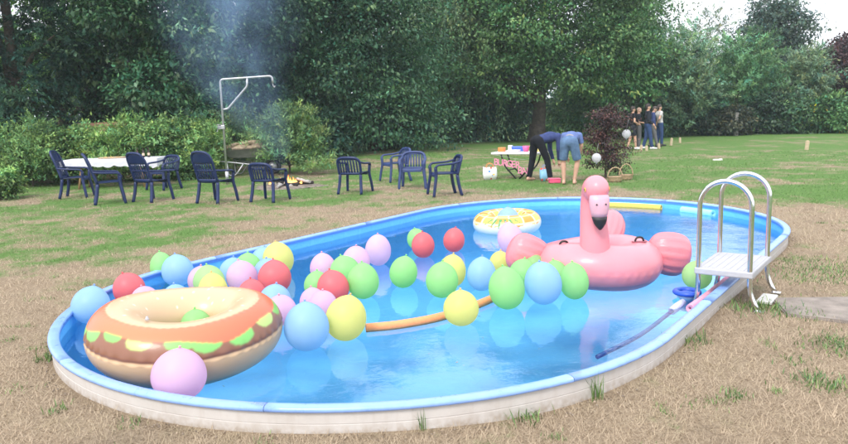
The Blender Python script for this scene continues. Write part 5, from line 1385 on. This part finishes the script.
    if bottom is not None:
        T_ = [('e', P - d * .01, (.132, .182, .125), d), ('c', P + d * .02, .13, P + d * .10, .128, True)]
        for s in (-1, 1):
            kn, an = V3(knees[s]), V3(ankles[s])
            if leg_len == 'long': T_ += [('c', hips[s], .108, kn, .078), ('c', kn, .077, an + Vector((0, 0, .0)), .062, True)]
            else: T_ += [('c', hips[s], .112, V3(hips[s]).lerp(kn, .3), .108), ('c', V3(hips[s]).lerp(kn, .2), .108, V3(hips[s]).lerp(kn, leg_len), .098, True)]
        blob('trousers' if leg_len == 'long' else 'shorts', T_, vox * 1.35, bottom, root, 3)
    if belt is not None:
        blob('waistband', [('c', P + d * .095, .137, P + d * .125, .135, True)], .012, belt, root, 1)
    if shoes is not None:
        for s in (-1, 1):
            an = V3(ankles[s]); blob('shoe', [('c', an + Vector((-.05, 0, -.045)), .042, an + Vector((.03, 0, -.03)), .05), ('c', an + Vector((.02, 0, -.042)), .047, an + Vector((.17, s * .02, -.055)), .034)], .012, shoes, root, 2)
    if not bald:
        blob('hair', [('e', head + hd * .035 - face * .014, (.101, .086, .098), hd), ('e', head - face * .05 - hd * .02, (.062, .075, .08), hd), ('c', head + hd * .10 + face * .05 - side * .03, .03, head + hd * .10 + face * .05 + side * .03, .03)], .010, solid('hair_' + str(px), hair, .6, var=.2, bump=.5), root, 2)
    else:
        blob('hair', [('e', head + hd * .02 - face * .02, (.093, .0795, .098), hd)], .010, solid('cropped_hair_' + str(px), (.30, .20, .15), .7, var=.15, bump=.4), root, 2)
    for s in (-1, 1):
        o = MB().lathe([(.001, -.011), (.010, 0), (.001, .011)], 10).obj('eye', MAT['black'], body, True); o.location = head + face * .089 + side * s * .032 + hd * .012
        MB().tube([head + face * .095 + side * s * .016 + hd * .034, head + face * .09 + side * s * .046 + hd * .034], .006, 6).obj('eyebrow', solid('brow', (.08, .05, .04), .7), body, True)
    MB().tube([head + face * .092 - side * .022 - hd * .062, head + face * .098 - hd * .064, head + face * .092 + side * .022 - hd * .062], .006, 6).obj('mouth', solid('lips', (.45, .17, .15), .5), body, True)
    return root
denim = solid('denim', (.032, .06, .15), .85, var=.3, scale=9, bump=1.0, bscale=16, spec=.2); denim_lt = solid('washed_denim', (.10, .17, .29), .85, var=.28, scale=9, bump=1.0, bscale=16, spec=.2)
blackc = solid('black_cotton', (.012, .013, .018), .9, var=.2, bump=1.0, bscale=14, spec=.2); navyc = solid('navy_cotton', (.042, .06, .16), .9, var=.25, scale=8, bump=1.0, bscale=14, spec=.2); dkc = solid('dark_jacket', (.018, .021, .03), .85, var=.2, spec=.25)
grey_t = solid('pale_grey_cotton', (.52, .50, .49), .9, var=.1, spec=.2); bluet = solid('blue_cotton', (.12, .17, .36), .9, var=.2, scale=8, bump=1.0, bscale=14, spec=.2); greyt = solid('grey_trousers', (.14, .14, .15), .9, var=.15, spec=.2)
wsh = solid('white_shoe', (.72, .72, .72), .6, var=.06); dsh = solid('dark_shoe', (.03, .03, .03), .6)
# two people bent over the bags by the table
person(543, 180.5, 26, 'bending person in a navy shirt and black trousers beside the burger table', 1.78, torso=(.93, 0, .18), head_dir=(.75, 0, -.66), pelvis=(-.14, 0, .93),
       elbows={-1: (.30, -.20, .70), 1: (.34, .20, .70)}, wrists={-1: (.36, -.13, .44), 1: (.38, .12, .44)}, knees={-1: (-.02, -.19, .51), 1: (-.16, .19, .50)}, ankles={-1: (.02, -.26, .085), 1: (-.22, .24, .085)},
       top=navyc, sleeve=1.9, bottom=blackc, hair=(.05, .035, .03), shoes=None, group='people bending over the bags')
person(570, 184, 72, 'bending person in a blue shirt and denim shorts, barefoot', 1.74, torso=(.85, 0, .22), head_dir=(.72, 0, -.66), pelvis=(-.14, 0, .96),
       elbows={-1: (.34, -.22, .84), 1: (.34, .22, .84)}, wrists={-1: (.44, -.14, .58), 1: (.44, .13, .58)}, knees={-1: (-.03, -.17, .52), 1: (-.05, .14, .52)}, ankles={-1: (-.02, -.10, .085), 1: (-.06, .13, .085)},
       top=bluet, sleeve=.8, bottom=denim_lt, leg_len=.92, hair=(.06, .04, .03), group='people bending over the bags', belt=solid('tan_belt', (.42, .34, .22), .7))
# five people strolling beyond the purple bush
WK = 'people walking beyond the purple bush'
person(632.5, 149.5, 8, 'walker in a black T-shirt and dark shorts with bare legs, leftmost of five', 1.72, top=blackc, sleeve=.5, bottom=dkc, leg_len=.85, shoes=wsh, hair=(.04, .028, .022), vox=.017, group=WK,
       elbows={-1: (-.03, -.24, 1.14), 1: (.03, .24, 1.14)}, wrists={-1: (.18, -.16, 1.04), 1: (.2, .14, 1.05)}, knees={-1: (.06, -.10, .51), 1: (-.04, .10, .50)}, ankles={-1: (.10, -.1, .085), 1: (-.17, .1, .10)})
person(638, 148.5, 4, 'close-cropped walker in a dark shirt and dark trousers, second from left', 1.66, top=dkc, sleeve=.9, bottom=greyt, shoes=wsh, bald=True, vox=.017, group=WK, head_dir=(.2, 0, 1),
       elbows={-1: (-.04, -.22, 1.13), 1: (.02, .23, 1.13)}, wrists={-1: (.2, -.14, 1.08), 1: (.2, .14, 1.1)})
person(647.5, 149.2, 2, 'tall walker in a black jacket and blue jeans in the middle of the five', 1.80, top=dkc, sleeve=1.92, bottom=denim, shoes=wsh, hair=(.03, .022, .02), vox=.017, group=WK,
       elbows={-1: (-.05, -.24, 1.14), 1: (.06, .24, 1.14)}, wrists={-1: (.14, -.2, .96), 1: (.22, .16, 1.0)}, knees={-1: (.07, -.10, .51), 1: (-.02, .1, .5)}, ankles={-1: (.14, -.1, .085), 1: (-.14, .1, .10)})
person(652.5, 147, -6, 'walker in a dark jacket and grey trousers looking down, second from right', 1.70, top=navyc, sleeve=1.9, bottom=greyt, shoes=dsh, hair=(.05, .035, .03), head_dir=(.45, 0, .9), vox=.017, group=WK,
       knees={-1: (.08, -.10, .51), 1: (0, .1, .5)}, ankles={-1: (.17, -.1, .085), 1: (-.1, .1, .10)})
person(659.5, 146, 10, 'walker in a pale grey T-shirt and jeans, rightmost of the five', 1.74, torso=(-.05, 0, 1), top=grey_t, sleeve=.55, bottom=denim, shoes=dsh, hair=(.035, .025, .02), vox=.017, group=WK,
       elbows={-1: (-.16, -.25, 1.16), 1: (-.16, .25, 1.16)}, wrists={-1: (-.17, -.06, 1.0), 1: (-.17, .06, .98)}, knees={-1: (.04, -.09, .51), 1: (.0, .09, .5)}, ankles={-1: (.05, -.09, .085), 1: (-.06, .1, .085)})
def cup():
    g = on_ground(638, 148.5); o = MB().lathe([(.030, 0), (.038, .10), (.036, .10), (.028, .008), (.001, .006)], 16).obj('cup', solid('white_paper', (.78, .78, .78), .6), None, True)
    o.location = g + Vector((.26, -.14, 1.02)); tag(o, 'white cup held by the close-cropped walker', 'cup')
cup()

# ------------------------------------------------------------------ smoke of the campfire
def smoke():
    g = on_ground(288, 187); dep = 19.0
    def pt(px, py, dy=0.0):
        d = ray(px, py); return Vector(CAM + d * ((dep + dy) / d[1]))
    path = smooth_path([pt(289, 178, -.9), pt(277, 152, -.5), pt(254, 118), pt(236, 75), pt(230, 25), pt(232, -40), pt(240, -100)], 6)
    n = len(path); rad = list(np.interp(np.linspace(0, 1, n), [0, .15, .35, .6, 1], [.15, .45, 1.3, 2.0, 2.4]))
    rad[0] *= .5
    m, nt, out = new_mat('smoke')
    ge = N(nt, 'ShaderNodeNewGeometry'); pos = ge.outputs['Position']
    st = N(nt, 'ShaderNodeVectorMath', {0: pos, 1: (1, 1, .7)}, operation='MULTIPLY').outputs[0]
    n1 = N(nt, 'ShaderNodeTexNoise', {'Vector': st, 'Scale': 1.0, 'Detail': 3.0, 'Roughness': .6, 'Distortion': .8}).outputs['Fac']
    sx = N(nt, 'ShaderNodeSeparateXYZ', {0: pos})
    # thin out towards the plume's side: distance from its drifting axis
    ax = N(nt, 'ShaderNodeFloatCurve') if False else None
    z0, z1 = path[0].z, path[-1].z
    cx = mrange(nt, sx.outputs[2], path[2].z, path[18].z, path[2].x, path[18].x)
    dx = mth(nt, 'SUBTRACT', sx.outputs[0], cx)
    rr = mrange(nt, sx.outputs[2], path[2].z, path[24].z, .4, 2.0)
    fall = mrange(nt, mth(nt, 'DIVIDE', mth(nt, 'ABSOLUTE', dx), rr), .05, 1.0, 1.0, 0.0, True)
    den = mth(nt, 'MULTIPLY', mth(nt, 'MULTIPLY', mrange(nt, n1, .40, .72, 0, 1), fall), mrange(nt, sx.outputs[2], .6, 2.2, .15, .27))
    vol = N(nt, 'ShaderNodeVolumePrincipled', {'Color': (.40, .60, .95, 1), 'Density': den, 'Anisotropy': .2})
    nt.links.new(vol.outputs[0], out.inputs['Volume'])
    o = MB().tube(path, rad, 20, True).obj('smoke', m, None, True); tag(o, 'blue wood smoke drifting up from the campfire past the trees', 'smoke', kind='stuff')
smoke()

# ------------------------------------------------------------------ thin evening haze over the garden
def haze():
    m, nt, out = new_mat('haze')
    vol = N(nt, 'ShaderNodeVolumePrincipled', {'Color': (.80, .90, .97, 1), 'Density': .0008, 'Anisotropy': .1}); nt.links.new(vol.outputs[0], out.inputs['Volume'])
    o = MB().box((0, 60, 7.0), (300, 260, 17.5)).obj('haze', m, None); o['kind'] = 'stuff'; o['label'] = 'thin pale haze and smoke hanging over the garden'; o['category'] = 'haze'
haze()
bpy.context.view_layer.update()
